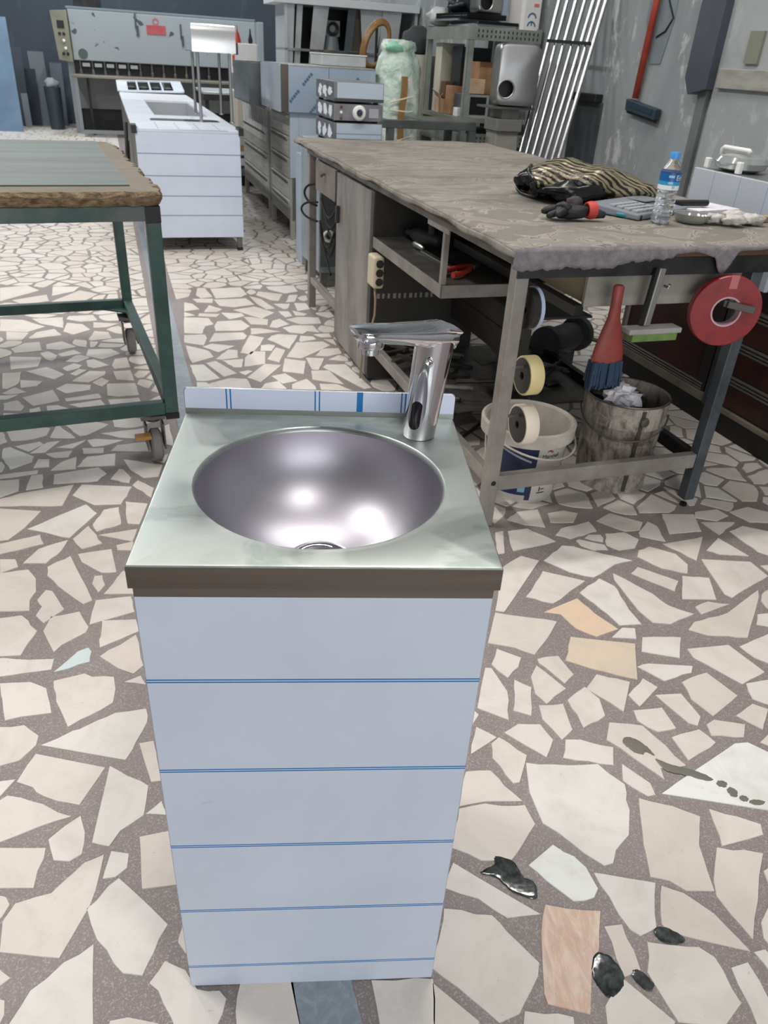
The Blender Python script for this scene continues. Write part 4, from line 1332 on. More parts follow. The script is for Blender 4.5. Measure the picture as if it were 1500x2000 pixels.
for x in (0.02, 0.44):
    for y in (0.02, 0.46):
        obj('foot', M().box(x, x + 0.04, y, y + 0.04, 0, 0.1), STEEL_D, t)
dl = obj('dial', M().lathe([(0.036, 0), (0.038, -0.014), (0.03, -0.02), (0.018, -0.012), (0.001, -0.012)], 26, ax='y'), WHITE, t, loc=(0.055, -0.02, 0.335), smooth='auto')
obj('dial_hub', M().lathe([(0.018, -0.013), (0.014, -0.03), (0.001, -0.032)], 18, ax='y'), BLACK, dl)
solo('green_sheet', 'pale green plastic sheet lying on the floor beyond the workbench', 'sheet', M().prism([(0.27, 3.5), (0.5, 3.45), (0.56, 4.3), (0.30, 4.40), (0.262, 3.9)], 0, 0.004), mat('green_sheet', '#9cc5b0', 0.35, 0, '#7fae99', 3), 0, 0, 0.002)
solo('film_clad_locker', 'narrow pale blue film-covered locker standing beyond the far bench leg', 'locker', M().box(0, 0.10, 0, 0.2, 0.0, 0.72), film('film_narrow', 2, [], base='#a9b6c4'), 0.19, 3.62, 0.006)

# ------------------------------------------------------------------ things hung on the near end of the bench
t = thing('hand_brush', 'hand brush with red handle and blue bristles hanging from the bench front', 'brush', 0.325, -0.022, 0.0, rz=0.0)
RB_ = mat('brush_red', '#8f3f38', 0.5, 0, '#7a332e', 12)
prof = [(0.80, 0.012, 0.011), (0.795, 0.017, 0.014), (0.74, 0.017, 0.013), (0.705, 0.02, 0.014), (0.66, 0.036, 0.016), (0.61, 0.05, 0.018), (0.575, 0.055, 0.02), (0.568, 0.053, 0.018)]
obj('handle', M().loft([[(w * math.cos(2 * PI * i / 24) + 0.05 * (0.8 - z), d * math.sin(2 * PI * i / 24), z) for i in range(24)] for z, w, d in prof]), RB_, t, smooth='auto')
m = M()
rr = random.Random(3)
for i in range(170):
    a, b = rr.uniform(-1, 1), rr.uniform(-1, 1)
    x, y = 0.012 + a * 0.05, b * 0.015
    m.tube([(x, y, 0.572), (x + a * 0.006 + rr.uniform(-.004, .004), y + b * 0.008, 0.492 + rr.uniform(-0.008, 0.012))], [0.0055, 0.0045], 5)
obj('bristles', m, mat('blue_bristles', '#1c3750', 0.7, 0, '#152b42', 60), t, kind='stuff')
t = thing('floor_scraper', 'grey T-shaped scraper with a green pad hanging from the bench front', 'scraper', 0.46, -0.022, 0.0)
obj('handle', M().bar((0.0, 0, 0.845), (-0.012, 0, 0.675), 0.022, 0.014, up=(0, 1, 0)), mat('pale_alloy', '#9a9895', 0.4, 0.6), t, bevel=0.003)
obj('black_spine', M().bar((-0.016, 0.004, 0.845), (-0.028, 0.004, 0.675), 0.01, 0.012, up=(0, 1, 0)), BLACK, t)
obj('head', M().bar((-0.09, -0.012, 0.667), (0.095, -0.012, 0.667), 0.05, 0.016), mat('grey_head', '#a5a39f', 0.5, 0, '#8a8885', 10), t, bevel=0.003)
obj('pad', M().bar((-0.075, -0.012, 0.648), (0.083, -0.012, 0.648), 0.044, 0.022), mat('green_pad', '#6f8c4e', 0.9, 0, '#5d7741', 40, bump=0.5, bs=200), t)
obj('hook', M().tube([(0.03, 0.012, 0.79), (0.03, -0.008, 0.79), (0.03, -0.012, 0.80)], 0.004, 8), CHROME, t)
# red disc tape on a square bar hook
t = thing('red_tape_roll', 'large flat red roll of tape hung on a square steel hook at the bench front', 'tape', 0.705, -0.045, 0.718, rz=-0.35)
tr = obj('tape', M().lathe([(0.046, -0.014), (0.105, -0.014), (0.108, -0.010), (0.108, 0.010), (0.105, 0.014), (0.046, 0.014)], 56, ax='y', closed=True), mat('red_tape', '#8f2428', 0.28, 0, '#7a1c21', 20, spec=0.6), t, smooth='auto')
obj('core', M().lathe([(0.041, -0.016), (0.046, -0.016), (0.046, 0.016), (0.041, 0.016)], 48, ax='y', closed=True), mat('pink_core', '#c7a2ad', 0.6), t, smooth='auto')
obj('hook', M().bar((-0.005, 0.05, 0.026), (-0.005, -0.02, 0.026), 0.02).bar((-0.005, -0.02, 0.026), (0.075, -0.035, 0.015), 0.02), mat('hook_steel', '#55504c', 0.45, 0.6), t, bevel=0.002)
obj('hang_tag', M().box(-0.012, 0.012, -0.016, -0.0145, 0.07, 0.11), mat('clear_tag', '#b86a68', 0.3), t)
# tape rolls on the leg
def leg_tape(z, X, mt, lab, r=0.06, w=0.045):
    t = thing('masking_tape_roll', lab, 'tape', X, 0.02, z, group=None)
    obj('tape', M().lathe([(r * 0.62, 0), (r * 0.98, 0), (r, 0.002), (r, w - 0.002), (r * 0.98, w), (r * 0.62, w)], 40, ax='x', closed=True), mt, t, smooth='auto')
    obj('core', M().lathe([(0.012, -0.001), (r * 0.9, -0.001), (r * 0.9, 0.003), (r * 0.62, 0.004), (r * 0.62, w - 0.004), (r * 0.9, w - 0.003), (r * 0.9, w + 0.001), (0.012, w + 0.001)], 36, ax='x', closed=True), mat('dark_side_disc', '#2e2a29', 0.45), t, smooth='auto')
    obj('hook', M().bar((-0.036, 0, r * 0.5), (w + 0.012, 0, r * 0.5), 0.008), STEEL_D, t)
leg_tape(0.523, 0.078, mat('cream_tape', '#d8c893', 0.4), 'cream yellow tape roll, the upper of two pale rolls on the near bench leg')
leg_tape(0.36, 0.088, mat('white_tape', '#e8dccb', 0.6), 'whitish masking tape roll, the lower of two pale rolls on the near bench leg', 0.064)
t = thing('black_tape_roll', 'thin black disc with pale blue rim hung high on the near bench leg', 'tape', 0.052, 0.02, 0.73)
obj('disc', M().lathe([(0.014, 0), (0.058, 0), (0.058, 0.03), (0.014, 0.03)], 36, ax='x', closed=True), mat('black_disc', '#231f1e', 0.35), t, smooth='auto')
obj('rim', M().lathe([(0.056, 0.022), (0.061, 0.022), (0.061, 0.033), (0.056, 0.033)], 36, ax='x', closed=True), mat('blue_white_rim', '#a9b6cc', 0.4), t, smooth='auto')
obj('hook', M().bar((-0.012, 0, 0.008), (0.045, 0, 0.008), 0.008), STEEL_D, t)

# ------------------------------------------------------------------ buckets
def bail(cx, cy, r, zt, drop, side):
    pts = []
    for i in range(21):
        a = PI * i / 20
        ca, sa = math.cos(a), math.sin(a)
        x, y = r * ca, -r * sa * 1.02 - 0.008 * sa
        pts.append((cx + x * math.cos(side) - y * math.sin(side), cy + x * math.sin(side) + y * math.cos(side), zt - drop * sa))
    return pts
t = thing('paint_bucket', 'white plastic paint bucket with dark blue label, empty, under the bench', 'bucket', 0.255, 0.235, 0)
PB = mat('bucket_plastic', '#c8c1b8', 0.55, 0, '#a39b91', 7, 0.4, 0.7)
R0, R1, HB = 0.124, 0.152, 0.272
obj('shell', M().lathe([(0.001, 0.004), (R0 - 0.004, 0.004), (R1 - 0.006, HB - 0.002), (R1 - 0.002, HB), (R1, HB - 0.004), (R0, 0.0), (0.001, 0.0)], 56), PB, t, smooth='auto')
obj('rim', M().lathe([(R1 + 0.001, HB - 0.045), (R1 + 0.012, HB - 0.043), (R1 + 0.014, HB + 0.002), (R1 + 0.004, HB + 0.006), (R1 - 0.004, HB)], 56, closed=True), PB, t, smooth='auto')
q = N('bucket_label')
# printed wrap: dark blue with a white panel and colour flashes
ang = q.math('ARCTAN2', q.axis(1), q.axis(0))
zz = q.axis(2)
def band(v, a, b):
    return q.math('MULTIPLY', q.math('GREATER_THAN', v, a), q.math('LESS_THAN', v, b))
def AND(a, b):
    return q.math('MULTIPLY', a, b)
col = q.mix(band(ang, -1.32, -0.36), c('#1d2a4b'), c('#c3bdb4'))
col = q.mix(AND(band(ang, -2.6, -1.47), band(zz, 0.0, 0.032)), col, c('#b5aea6'))
col = q.mix(AND(band(ang, -2.3, -1.78), band(zz, 0.075, 0.088)), col, c('#b2463e'))
col = q.mix(AND(band(ang, -2.3, -1.78), band(zz, 0.058, 0.070)), col, c('#1f6b50'))
col = q.mix(AND(band(ang, -1.69, -1.5), band(zz, 0.045, 0.08)), col, c('#6fa3b8'))
col = q.mix(AND(band(ang, -1.65, -1.52), band(zz, 0.088, 0.118)), col, c('#c9c3b8'))
sl = q.math('MULTIPLY_ADD', ang, -0.05, 0.098)
col = q.mix(AND(band(ang, -2.5, -1.45), q.math('COMPARE', zz, sl, 0.004)), col, c('#9fa2ad'))
q.set(Base_Color=col, Roughness=0.45)
def rk(z):
    return R0 + (R1 - R0) * z / HB + 0.0008
wrap_ = M()
na = 40
for j, z in enumerate((0.012, 0.228)):
    for i in range(na + 1):
        a = -2.9 + 2.6 * i / na
        wrap_.v.append(Vector((rk(z) * math.cos(a), rk(z) * math.sin(a), z)))
wrap_.f = [(i, i + 1, na + 2 + i, na + 1 + i) for i in range(na)]
lb = obj('label_wrap', wrap_, q.m, t, rz=-0.42, smooth=True, label='dark blue printed wrap with a white panel lettered Marshall')
vs, fs = text_mesh('Marshall', 0.021)
m = M()
m.add([((rk(0.19) + 0.001 + v[2]) * math.cos(-1.22 + v[0] / rk(0.19)), (rk(0.19) + 0.001 + v[2]) * math.sin(-1.22 + v[0] / rk(0.19)), 0.186 + v[1]) for v in vs], fs)
obj('lettering', m, mat('ink', '#2c2830', 0.6), lb)
m = M()
for a0, w_, z0, h_ in ((-1.12, 0.16, 0.207, 0.007),):
    b = len(m.v)
    P_ = [((rk(z) + 0.001) * math.cos(a0 + w_ * i / 4 + (z - z0) * 3), (rk(z) + 0.001) * math.sin(a0 + w_ * i / 4 + (z - z0) * 3), z + 0.004 * math.sin(i)) for z in (z0, z0 + h_) for i in range(5)]
    m.add(P_, [(i, i + 1, 6 + i, 5 + i) for i in range(4)])
obj('emblem', m, mat('emblem_red', '#a04a48', 0.6), lb)
m = M()
for a0, w_, z0, h_ in ((-1.15, 0.25, 0.040, 0.004), (-1.1, 0.03, 0.048, 0.02), (-1.05, 0.12, 0.055, 0.004)):
    P_ = [((rk(z) + 0.001) * math.cos(a0 + w_ * i / 4), (rk(z) + 0.001) * math.sin(a0 + w_ * i / 4), z) for z in (z0, z0 + h_) for i in range(5)]
    m.add(P_, [(i, i + 1, 6 + i, 5 + i) for i in range(4)])
obj('print_mark', m, mat('ink', '#2c2830', 0.6), lb)
obj('bail_handle', M().tube(bail(0, 0, R1 + 0.014, HB - 0.03, 0.05, 0.35), 0.004, 8), PB, t, smooth=True)
t = thing('metal_bucket', 'paint-crusted metal bucket full of rubbish under the bench', 'bucket', 0.635, 0.225, 0)
q = N('crusted_bucket')
f = q.noise(26, 7, 0.75, 0.4, stretch=(1, 1, 0.4))
g = q.noise(9, 6, 0.7, 0.6)
col = q.ramp(f, [(0.36, c('#4d4640')), (0.46, c('#857c73')), (0.60, c('#aaa197')), (0.72, c('#7a7169'))])
col = q.mix(q.ramp(g, [(0.58, (0, 0, 0)), (0.66, (0.8, 0.8, 0.8))]), col, c('#5c3a34'))
q.set(Base_Color=col, Roughness=0.7)
q.bump(f, 0.6, 0.006)
R0, R1, HB = 0.128, 0.148, 0.345
obj('shell', M().lathe([(0.001, 0.012), (R0 - 0.004, 0.012), (R1 - 0.005, HB), (R1, HB + 0.002), (R1 + 0.002, HB - 0.004), (R0 + 0.0165, HB * 0.76), (R0 + 0.019, HB * 0.745), (R0 + 0.0145, HB * 0.73), (R0 + 0.001, 0.02), (R0 + 0.004, 0.0), (0.001, 0.0)], 56), q.m, t, smooth='auto')
obj('rim', M().lathe([(R1 - 0.003, HB), (R1 + 0.003, HB + 0.004), (R1 + 0.005, HB), (R1 + 0.002, HB - 0.004)], 56, closed=True), STEEL_D, t, smooth='auto')
obj('seam', M().bar((R1 * math.cos(-1.75) * 1.01, R1 * math.sin(-1.75) * 1.01, HB - 0.01), (R0 * math.cos(-1.75) * 1.02, R0 * math.sin(-1.75) * 1.02, 0.01), 0.014, 0.004, up=(math.cos(-1.75), math.sin(-1.75), 0)), mat('seam_dark', '#3d3733', 0.6), t)
obj('lug', M().lathe([(0.018, 0), (0.016, -0.006), (0.001, -0.008)], 16, ax='y'), STEEL_D, t, loc=(-0.02, -R1 - 0.002, HB - 0.05), smooth='auto')
obj('bail_handle', M().tube(bail(0, 0, R1 + 0.006, HB - 0.06, 0.06, -0.6), 0.003, 8), STEEL_D, t, smooth=True)
rr = random.Random(8)
for i in range(7):
    a = rr.uniform(0, 6.28)
    d = rr.uniform(0.0, 0.085)
    solo('crumpled_paper', 'crumpled white paper scrap in the metal bucket of rubbish', 'paper', M().blob((0, 0, 0), (0.042, 0.034, 0.026), 10, 6, jit=0.5, seed=40 + i), PAPER, 0.61 + d * math.cos(a), 0.20 + d * math.sin(a) * 0.8, 0.312 + 0.005 * i, rz=a, group='white papers in the metal bucket')
for i in range(5):
    a = rr.uniform(0, 6.28)
    d = rr.uniform(0.02, 0.085)
    solo('black_rag', 'crumpled black rag in the metal bucket of rubbish', 'rag', M().blob((0, 0, 0), (0.05, 0.042, 0.024), 10, 6, jit=0.5, seed=60 + i), mat('black_rag', '#16181a', 0.7), 0.64 + d * math.cos(a), 0.235 + d * math.sin(a), 0.308 + 0.004 * i, rz=a, group='black rags in the metal bucket')

# ------------------------------------------------------------------ drawer counter behind the bench
t = thing('drawer_counter', 'old brown drawer counter with ribbed aluminium trims against the wall behind the bench', 'counter', 1.35, 0, 0)
obj('plinth', M().box(0.0, 0.5, -1.2, 1.50, 0.0, 0.085), mat('black_plinth', '#1c1b1b', 0.6), t)
obj('carcass', M().box(0.03, 0.52, -1.2, 1.31, 0.085, 0.62), mat('carcass_dark', '#2d2725', 0.6), t)
BEIGE = mat('beige_trim', '#877d70', 0.5, 0, '#6f665b', 8)
DOORB = mat('brown_laminate', '#4a2a24', 0.4, 0, '#2f2220', 6, 0.4, 0.7)
ALU = mat('ribbed_aluminium', '#a8a49c', 0.35, 0.8)
obj('bottom_trim', M().box(0.0, 0.03, 0.62, 1.31, 0.085, 0.128), BEIGE, t, bevel=0.006)
obj('bottom_trim', M().box(0.0, 0.03, -1.2, 0.585, 0.085, 0.11), BEIGE, t, bevel=0.006)
obj('corner_post', M().box(-0.004, 0.03, 0.585, 0.625, 0.085, 0.62), mat('grey_post', '#55585c', 0.4, 0.6), t, bevel=0.004)
obj('corner_post', M().box(0.004, 0.03, 0.64, 0.70, 0.13, 0.62), mat('carcass_dark', '#2d2725', 0.6), t)
obj('end_post', M().box(-0.004, 0.03, 1.29, 1.315, 0.085, 0.62), BEIGE, t)
d1 = obj('door', M().box(0.012, 0.03, 0.70, 1.29, 0.165, 0.62), DOORB, t)
for z in (0.135, 0.147, 0.159):
    obj('trim_rib', M().box(0.002, 0.03, 0.66, 1.29, z - 0.0035, z + 0.0035), ALU, d1, bevel=0.002)
for z in (0.235, 0.375, 0.515):
    dd = obj('drawer', M().box(0.012, 0.03, -1.2, 0.58, z - 0.118, z - 0.022), DOORB, t)
    for k in (-0.014, 0, 0.014):
        obj('trim_rib', M().box(0.0, 0.03, -1.2, 0.58, z + k - 0.004, z + k + 0.004), ALU, dd, bevel=0.002)
t = thing('film_clad_cabinet', 'pale film-covered steel cabinet with thin blue lines standing on the drawer counter', 'cabinet', 1.33, 0, 0.62)
obj('case', M().box(0.02, 0.45, 0.42, 1.03, 0.0, 0.375), STEEL, t, bevel=0.003)
obj('film_front', M().box(0.0, 0.02, 0.45, 1.03, 0.0, 0.378), film('film_side_cab', 1, [0.585, 0.74, 0.895], base='#b9bfc8', line='#7fa2c2', w=0.002), t, bevel=0.002, label='pale film with thin upright blue lines')
obj('side_panel', M().box(0.02, 0.45, 0.41, 0.42, 0.0, 0.365), mat('olive_side', '#4e4f45', 0.6), t)
t = thing('storage_jar', 'glass storage container with white clip handle on the film-covered cabinet', 'jar', 1.48, 0.93, 0.997)
GLS = mat('frosted_container', '#a9adab', 0.15, 0.45)
obj('bowl', M().lathe([(0.001, 0.0), (0.07, 0.0), (0.10, 0.012), (0.108, 0.035), (0.095, 0.055), (0.06, 0.066), (0.001, 0.068)], 36), GLS, t, smooth='auto')
obj('clip_handle', M().tube([(-0.02, 0.105, 0.02), (-0.03, 0.1, 0.075), (-0.03, 0.09, 0.083), (-0.03, -0.06, 0.083), (-0.03, -0.07, 0.076)], 0.009, 8), WHITE, t, smooth=True)
obj('clip', M().box(-0.1, -0.08, -0.11, -0.085, 0.0, 0.045), WHITE, t, bevel=0.004)
obj('clip', M().box(-0.1, -0.08, 0.085, 0.11, 0.0, 0.04), WHITE, t, bevel=0.004)

# ------------------------------------------------------------------ table on castors on the left
lt = thing('castor_table', 'dark green steel table on castors with a chipped chipboard top', 'table', -0.908, 0.668, 0, rz=0.085)
# local: x to the left is negative, y goes away
LX = -1.6
for x in (-0.045, LX):
    for y in (0.005, 1.325):
        lg = obj('leg', M().box(x, x + 0.045, y, y + 0.045, 0.20, 0.845), GREEN, lt, bevel=0.003)
        obj('leg_cap', M().box(x - 0.001, x + 0.046, y - 0.001, y + 0.046, 0.845, 0.893), BLACK, lg)
        obj('leg_foot', M().box(x - 0.001, x + 0.046, y - 0.001, y + 0.046, 0.178, 0.20), BLACK, lg)
for nm, b in (('lower_rail', (LX + 0.04, -0.045, 0.008, 0.048, 0.195, 0.24)), ('lower_rail', (LX + 0.04, -0.045, 1.33, 1.365, 0.195, 0.24)), ('side_rail', (-0.042, -0.002, 0.05, 1.325, 0.20, 0.24)), ('side_rail', (LX, LX + 0.04, 0.05, 1.325, 0.20, 0.24))):
    obj(nm, M().box(*b), GREEN, lt, bevel=0.003)
TG = mat('worn_top_rail', '#5e6462', 0.5, 0.2, '#3f5450', 5, 0.4, 0.6, stretch=(1, 1, 1))
for b in ((LX, -0.045, 0.004, 0.044, 0.85, 0.894), (LX, -0.045, 1.329, 1.369, 0.85, 0.894), (-0.042, -0.002, 0.04, 1.33, 0.85, 0.894), (LX, LX + 0.04, 0.04, 1.33, 0.85, 0.894)):
    obj('top_rail', M().box(*b), TG, lt, bevel=0.002)
for a, b in (((-0.03, 0.04), (-0.16, 0.04)), ((-0.03, 1.335), (-0.16, 1.335))):
    obj('gusset', M().prism([(0, 0), (-0.13, 0), (0, 0.10 if a[1] < 1 else -0.10)], 0.198, 0.204), GREEN, lt, loc=(a[0], a[1], 0))
# castors
for i, (x, y, lab) in enumerate(((-0.085, 0.085, 0), (-0.035, 1.28, 1), (LX + 0.05, 0.06, 2), (LX + 0.05, 1.31, 3))):
    cs = obj('castor', M().box(x - 0.045, x + 0.04, y - 0.045, y + 0.045, 0.165, 0.178).lathe([(0.026, 0.148), (0.03, 0.165)], 18, (x, y, 0)).box(x - 0.033, x - 0.027, y - 0.055, y + 0.028, 0.05, 0.15).box(x + 0.027, x + 0.033, y - 0.055, y + 0.028, 0.05, 0.15), STEEL_D, lt, bevel=0.001)
    obj('wheel', M().lathe([(0.012, -0.02), (0.05, -0.02), (0.06, -0.013), (0.06, 0.013), (0.05, 0.02), (0.012, 0.02)], 28, (x, y - 0.025, 0.06), ax='x'), mat('grey_rubber', '#8d8a86', 0.7), cs, smooth='auto')
    if i == 0:
        obj('brake_lever', M().box(x - 0.075, x - 0.02, y - 0.1, y - 0.06, 0.115, 0.127), mat('orange_lever', '#b9854a', 0.5), cs, bevel=0.002)
# chipboard top, rough broken edge
q = N('chipboard')
f = q.noise(3.0, 6, 0.65, 0.6)
g = q.noise(120, 3, 0.7)
col = q.ramp(f, [(0.35, c('#6a6356')), (0.55, c('#787163')), (0.7, c('#5a5348'))])
col = q.mix(q.ramp(g, [(0.5, (0, 0, 0)), (0.7, (0.35, 0.35, 0.35))]), col, c('#6d6353'))
q.set(Base_Color=col, Roughness=0.85)
q.bump(g, 0.3, 0.003)
edge = N('broken_chipboard_edge')
f = edge.noise(45, 5, 0.7, 0.3, stretch=(0.6, 1, 2))
edge.set(Base_Color=edge.ramp(f, [(0.35, c('#574836')), (0.5, c('#857057')), (0.68, c('#a8957a'))]), Roughness=0.9)
edge.bump(f, 1.0, 0.012)
rr = random.Random(17)
per = []
def side(a, b, n, amp):
    for i in range(n):
        s = i / n
        nx, ny = (b[1] - a[1]), -(b[0] - a[0])
        L = math.hypot(nx, ny)
        k = rr.uniform(-1, 1) * amp
        per.append((a[0] + (b[0] - a[0]) * s + nx / L * k, a[1] + (b[1] - a[1]) * s + ny / L * k))
side((LX - 0.02, -0.012), (0.0, -0.006), 70, 0.011)
side((0.012, 0.01), (0.006, 1.24), 55, 0.012)
side((-0.02, 1.37), (LX - 0.02, 1.38), 20, 0.003)
side((LX - 0.02, 1.38), (LX - 0.02, -0.012), 14, 0.001)
n = len(per)
def shr(p, d):
    cx, cy = LX / 2, 0.68
    L = math.hypot(p[0] - cx, p[1] - cy)
    return (p[0] - (p[0] - cx) / L * d, p[1] - (p[1] - cy) / L * d)
mtop = M()
rim_ = [(p[0], p[1]) for p in per]
mtop.add([(shr(p, 0.006 + 0.008 * rr.random())) + (0.9365,) for p in rim_], [tuple(range(n))])
tp = obj('chipboard_top', mtop, q.m, lt, recalc=False)
ringA = [v.copy() for v in mtop.v]
me_ = M()
lay1 = [(p[0], p[1], 0.924 + rr.uniform(-0.004, 0.004)) for p in rim_]
lay2 = [shr(p, 0.006 * rr.random()) + (0.908 + rr.uniform(-0.003, 0.003),) for p in rim_]
lay3 = [shr(p, 0.012) + (0.895,) for p in rim_]
me_.loft([[tuple(v) for v in ringA], lay1, lay2, lay3], cap=False)
obj('broken_edge', me_, edge.m, tp, smooth=False, label='ragged orange-brown broken chipboard edge')
solo('work_mat', 'thin grey-green work mat lying on the castor table', 'mat', M().box(-1.55, -0.072, 0.11, 1.35, 0, 0.004), mat('grey_mat', '#656c69', 0.6, 0, '#555b59', 4, stretch=(0.3, 2.5, 1)), -0.908, 0.668, 0.937, rz=0.085, bevel=0.001)

# ------------------------------------------------------------------ stainless counter with burners and basin, far left of the aisle
t = thing('steel_cooking_counter', 'long film-covered steel counter with a sunken basin in the aisle behind the castor table', 'counter', -0.87, 4.10, 0)
FB = film('film_counter', 2, [0.665, 0.522, 0.388, 0.255], base='#d6e0f0', line='#8496ac', w=0.0035, scuffs=False)
WF = mat('white_film', '#e2e7f0', 0.35, 0, '#d6dce7', 3)
CW = 0.715
obj('end_panel', M().box(0.0, CW, -0.004, 0.0, 0.10, 0.80), FB, t, bevel=0.003, label='pale blue film-covered end panel with faint lines')
obj('side_panel', M().box(0.0, 0.006, 0.0, 5.0, 0.12, 0.80).box(CW - 0.006, CW, 0.0, 5.0, 0.12, 0.80).box(0.006, CW - 0.006, 4.99, 5.0, 0.12, 0.8), STEEL_D, t)
for x in (0.01, CW - 0.046):
    for y in (0.01, 2.4, 4.95):
        f_ = obj('foot', M().box(x, x + 0.036, y, y + 0.036, 0.02, 0.12), STEEL_D, t)
        obj('foot_cap', M().box(x - 0.003, x + 0.039, y - 0.003, y + 0.039, 0.0, 0.022), BLACK, f_)
obj('top_frame', M().box(-0.015, 0.20, 0.0, 3.15, 0.80, 0.822).box(0.63, CW + 0.015, 0.0, 3.15, 0.80, 0.822).box(0.20, 0.63, 0.0, 1.20, 0.80, 0.822), WF, t, bevel=0.003)
obj('basin', M().box(0.20, 0.63, 1.20, 3.15, 0.62, 0.625).box(0.195, 0.20, 1.20, 3.15, 0.62, 0.8).box(0.63, 0.635, 1.20, 3.15, 0.62, 0.8).box(0.20, 0.63, 3.15, 3.155, 0.62, 0.8).box(0.20, 0.63, 1.195, 1.20, 0.62, 0.8), mat('basin_steel', '#b4b7bb', 0.5, 0.5), t)
obj('rear_top', M().box(-0.015, CW + 0.015, 3.15, 4.3, 0.80, 0.824), mat('bright_film', '#f0f2f6', 0.3), t, bevel=0.003)
obj('front_gutter', M().prism(rrect(0.14, 0.66, 0.66, 0.86, 0.06), 0.8215, 0.8235), mat('gutter_dark', '#3b424b', 0.4, 0.3), t)
for x in (-0.022, CW - 0.008):
    obj('corner_block', M().box(x, x + 0.035, -0.012, 0.14, 0.79, 0.84), DARKST, t)
for k in range(4):
    obj('film_seam', M().box(0.155 + 0.14 * k, 0.161 + 0.14 * k, 0.002, 0.5, 0.8218, 0.8226), mat('seam_grey', '#9aa6b6', 0.5), t)
# raised end: sloping white frame with burners under it
rf = M()
for a, b in (((0.0, 4.33, 0.835), (0.70, 4.33, 0.85)), ((0.0, 4.85, 0.915), (0.70, 4.85, 0.93)), ((0.03, 4.33, 0.835), (0.03, 4.85, 0.915)), ((0.66, 4.33, 0.85), (0.66, 4.85, 0.93))):
    rf.bar(a, b, 0.12, 0.018)
obj('raised_frame', rf, WF, t, bevel=0.003)
obj('raised_box', M().box(0.0, 0.72, 4.36, 4.95, 0.80, 0.835), mat('burner_tray', '#8f979e', 0.4, 0.3), t)
for k in range(4):
    obj('burner', M().lathe([(0.04, 0.835), (0.055, 0.845), (0.055, 0.865), (0.02, 0.88), (0.001, 0.88)], 18, (0.13 + 0.14 * k, 4.6, 0)), DARKST, t, smooth='auto')
    obj('burner_bar', M().bar((0.20 + 0.14 * k, 4.36, 0.845), (0.20 + 0.14 * k, 4.84, 0.922), 0.018), WF, t)
obj('hose', M().tube([(-0.03, 1.3, 0.75), (-0.05, 1.2, 0.5), (-0.055, 1.05, 0.25), (-0.045, 1.15, 0.14), (-0.045, 1.35, 0.3), (-0.03, 1.45, 0.6)], 0.014, 8), RUBBER, t, smooth=True)
# hood on four posts
t = thing('sneeze_guard', 'curved stainless steel shelf on four thin posts standing on the white counter', 'shelf', -0.39, 4.72, 0.8235)
pr_ = [(-0.02, 0.465), (0.10, 0.465), (0.10, 0.471), (-0.01, 0.471), (-0.016, 0.59), (-0.006, 0.63), (0.004, 0.635), (0.004, 0.64), (-0.01, 0.636), (-0.022, 0.60)]
obj('curved_panel', M().prism(pr_, 0.0, 0.32, lambda a, b, h: (h, a, b)), mat('polished_panel', '#dcdddd', 0.2, 0.75), t, smooth='auto')
obj('end_cap', M().box(0.32, 0.335, -0.024, 0.09, 0.46, 0.535), DARKST, t)
PST = mat('post_steel', '#a2a3a3', 0.35, 0.8)
for x, y in ((0.04, 0.03), (0.275, 0.03), (0.08, 0.85), (0.30, 0.85)):
    obj('post', M().lathe([(0.0115, 0.0), (0.0115, 0.466)], 14, (x, y, 0)), PST, t, smooth='auto')
    obj('post_foot', M().lathe([(0.022, 0.0), (0.02, 0.006), (0.0115, 0.008)], 14, (x, y, 0)), PST, t, smooth='auto')
obj('rear_tray', M().box(0.03, 0.335, 0.10, 0.88, 0.465, 0.471), STEEL, t)

# ------------------------------------------------------------------ guillotine shear along the back wall
t = thing('guillotine_shear', 'large light grey guillotine shearing machine against the dark back wall', 'machine', 0, 12.6, 0)
q = N('chipped_grey_paint')
f = q.noise(6, 3, 0.5, 0.4)
col = q.ramp(f, [(0.655, c('#9aa1a5')), (0.67, c('#4a4f53'))])
q.set(Base_Color=col, Roughness=0.45)
LG = mat('machine_grey', '#969da1', 0.45, 0, '#8c9397', 1.5)
obj('front_apron', M().box(-1.45, 1.40, 0.0, 0.08, 1.03, 1.70), q.m, t, bevel=0.01)
obj('top_beam', M().box(-1.47, 1.40, 0.0, 0.5, 1.70, 1.735), mat('beam_grey', '#7b848c', 0.5), t, bevel=0.006)
obj('rear_beam', M().box(-1.45, 1.40, 0.30, 0.6, 0.9, 1.70), LG, t)
obj('right_frame', M().box(1.40, 1.50, -0.2, 0.9, 0.0, 1.70), LG, t, bevel=0.01)
obj('left_frame', M().box(-1.55, -1.45, 0.1, 0.9, 0.0, 1.6), LG, t, bevel=0.01)
cp = obj('control_panel', M().prism([(-1.70, 1.66), (-1.46, 1.68), (-1.455, 1.0), (-1.66, 1.02)], -0.06, 0.14, yz), mat('olive_panel', '#8a8976', 0.55, 0, '#7a7967', 5), t, bevel=0.006)
obj('display', M().box(-1.62, -1.52, -0.068, -0.06, 1.44, 1.54), BLACK, cp)
for i, (x, z, mm) in enumerate(((-1.60, 1.37, BLACK), (-1.54, 1.37, BLACK), (-1.55, 1.28, WHITE), (-1.54, 1.18, WHITE), (-1.58, 1.11, BLACK), (-1.52, 1.11, BLACK))):
    obj('push_button', M().lathe([(0.022, 0), (0.022, -0.012), (0.016, -0.02), (0.001, -0.021)], 14, ax='y'), mm, cp, loc=(x, -0.06, z), smooth='auto')
obj('hold_down_beam', M().box(-1.45, 1.40, 0.10, 0.14, 0.86, 1.03), BLACK, t)
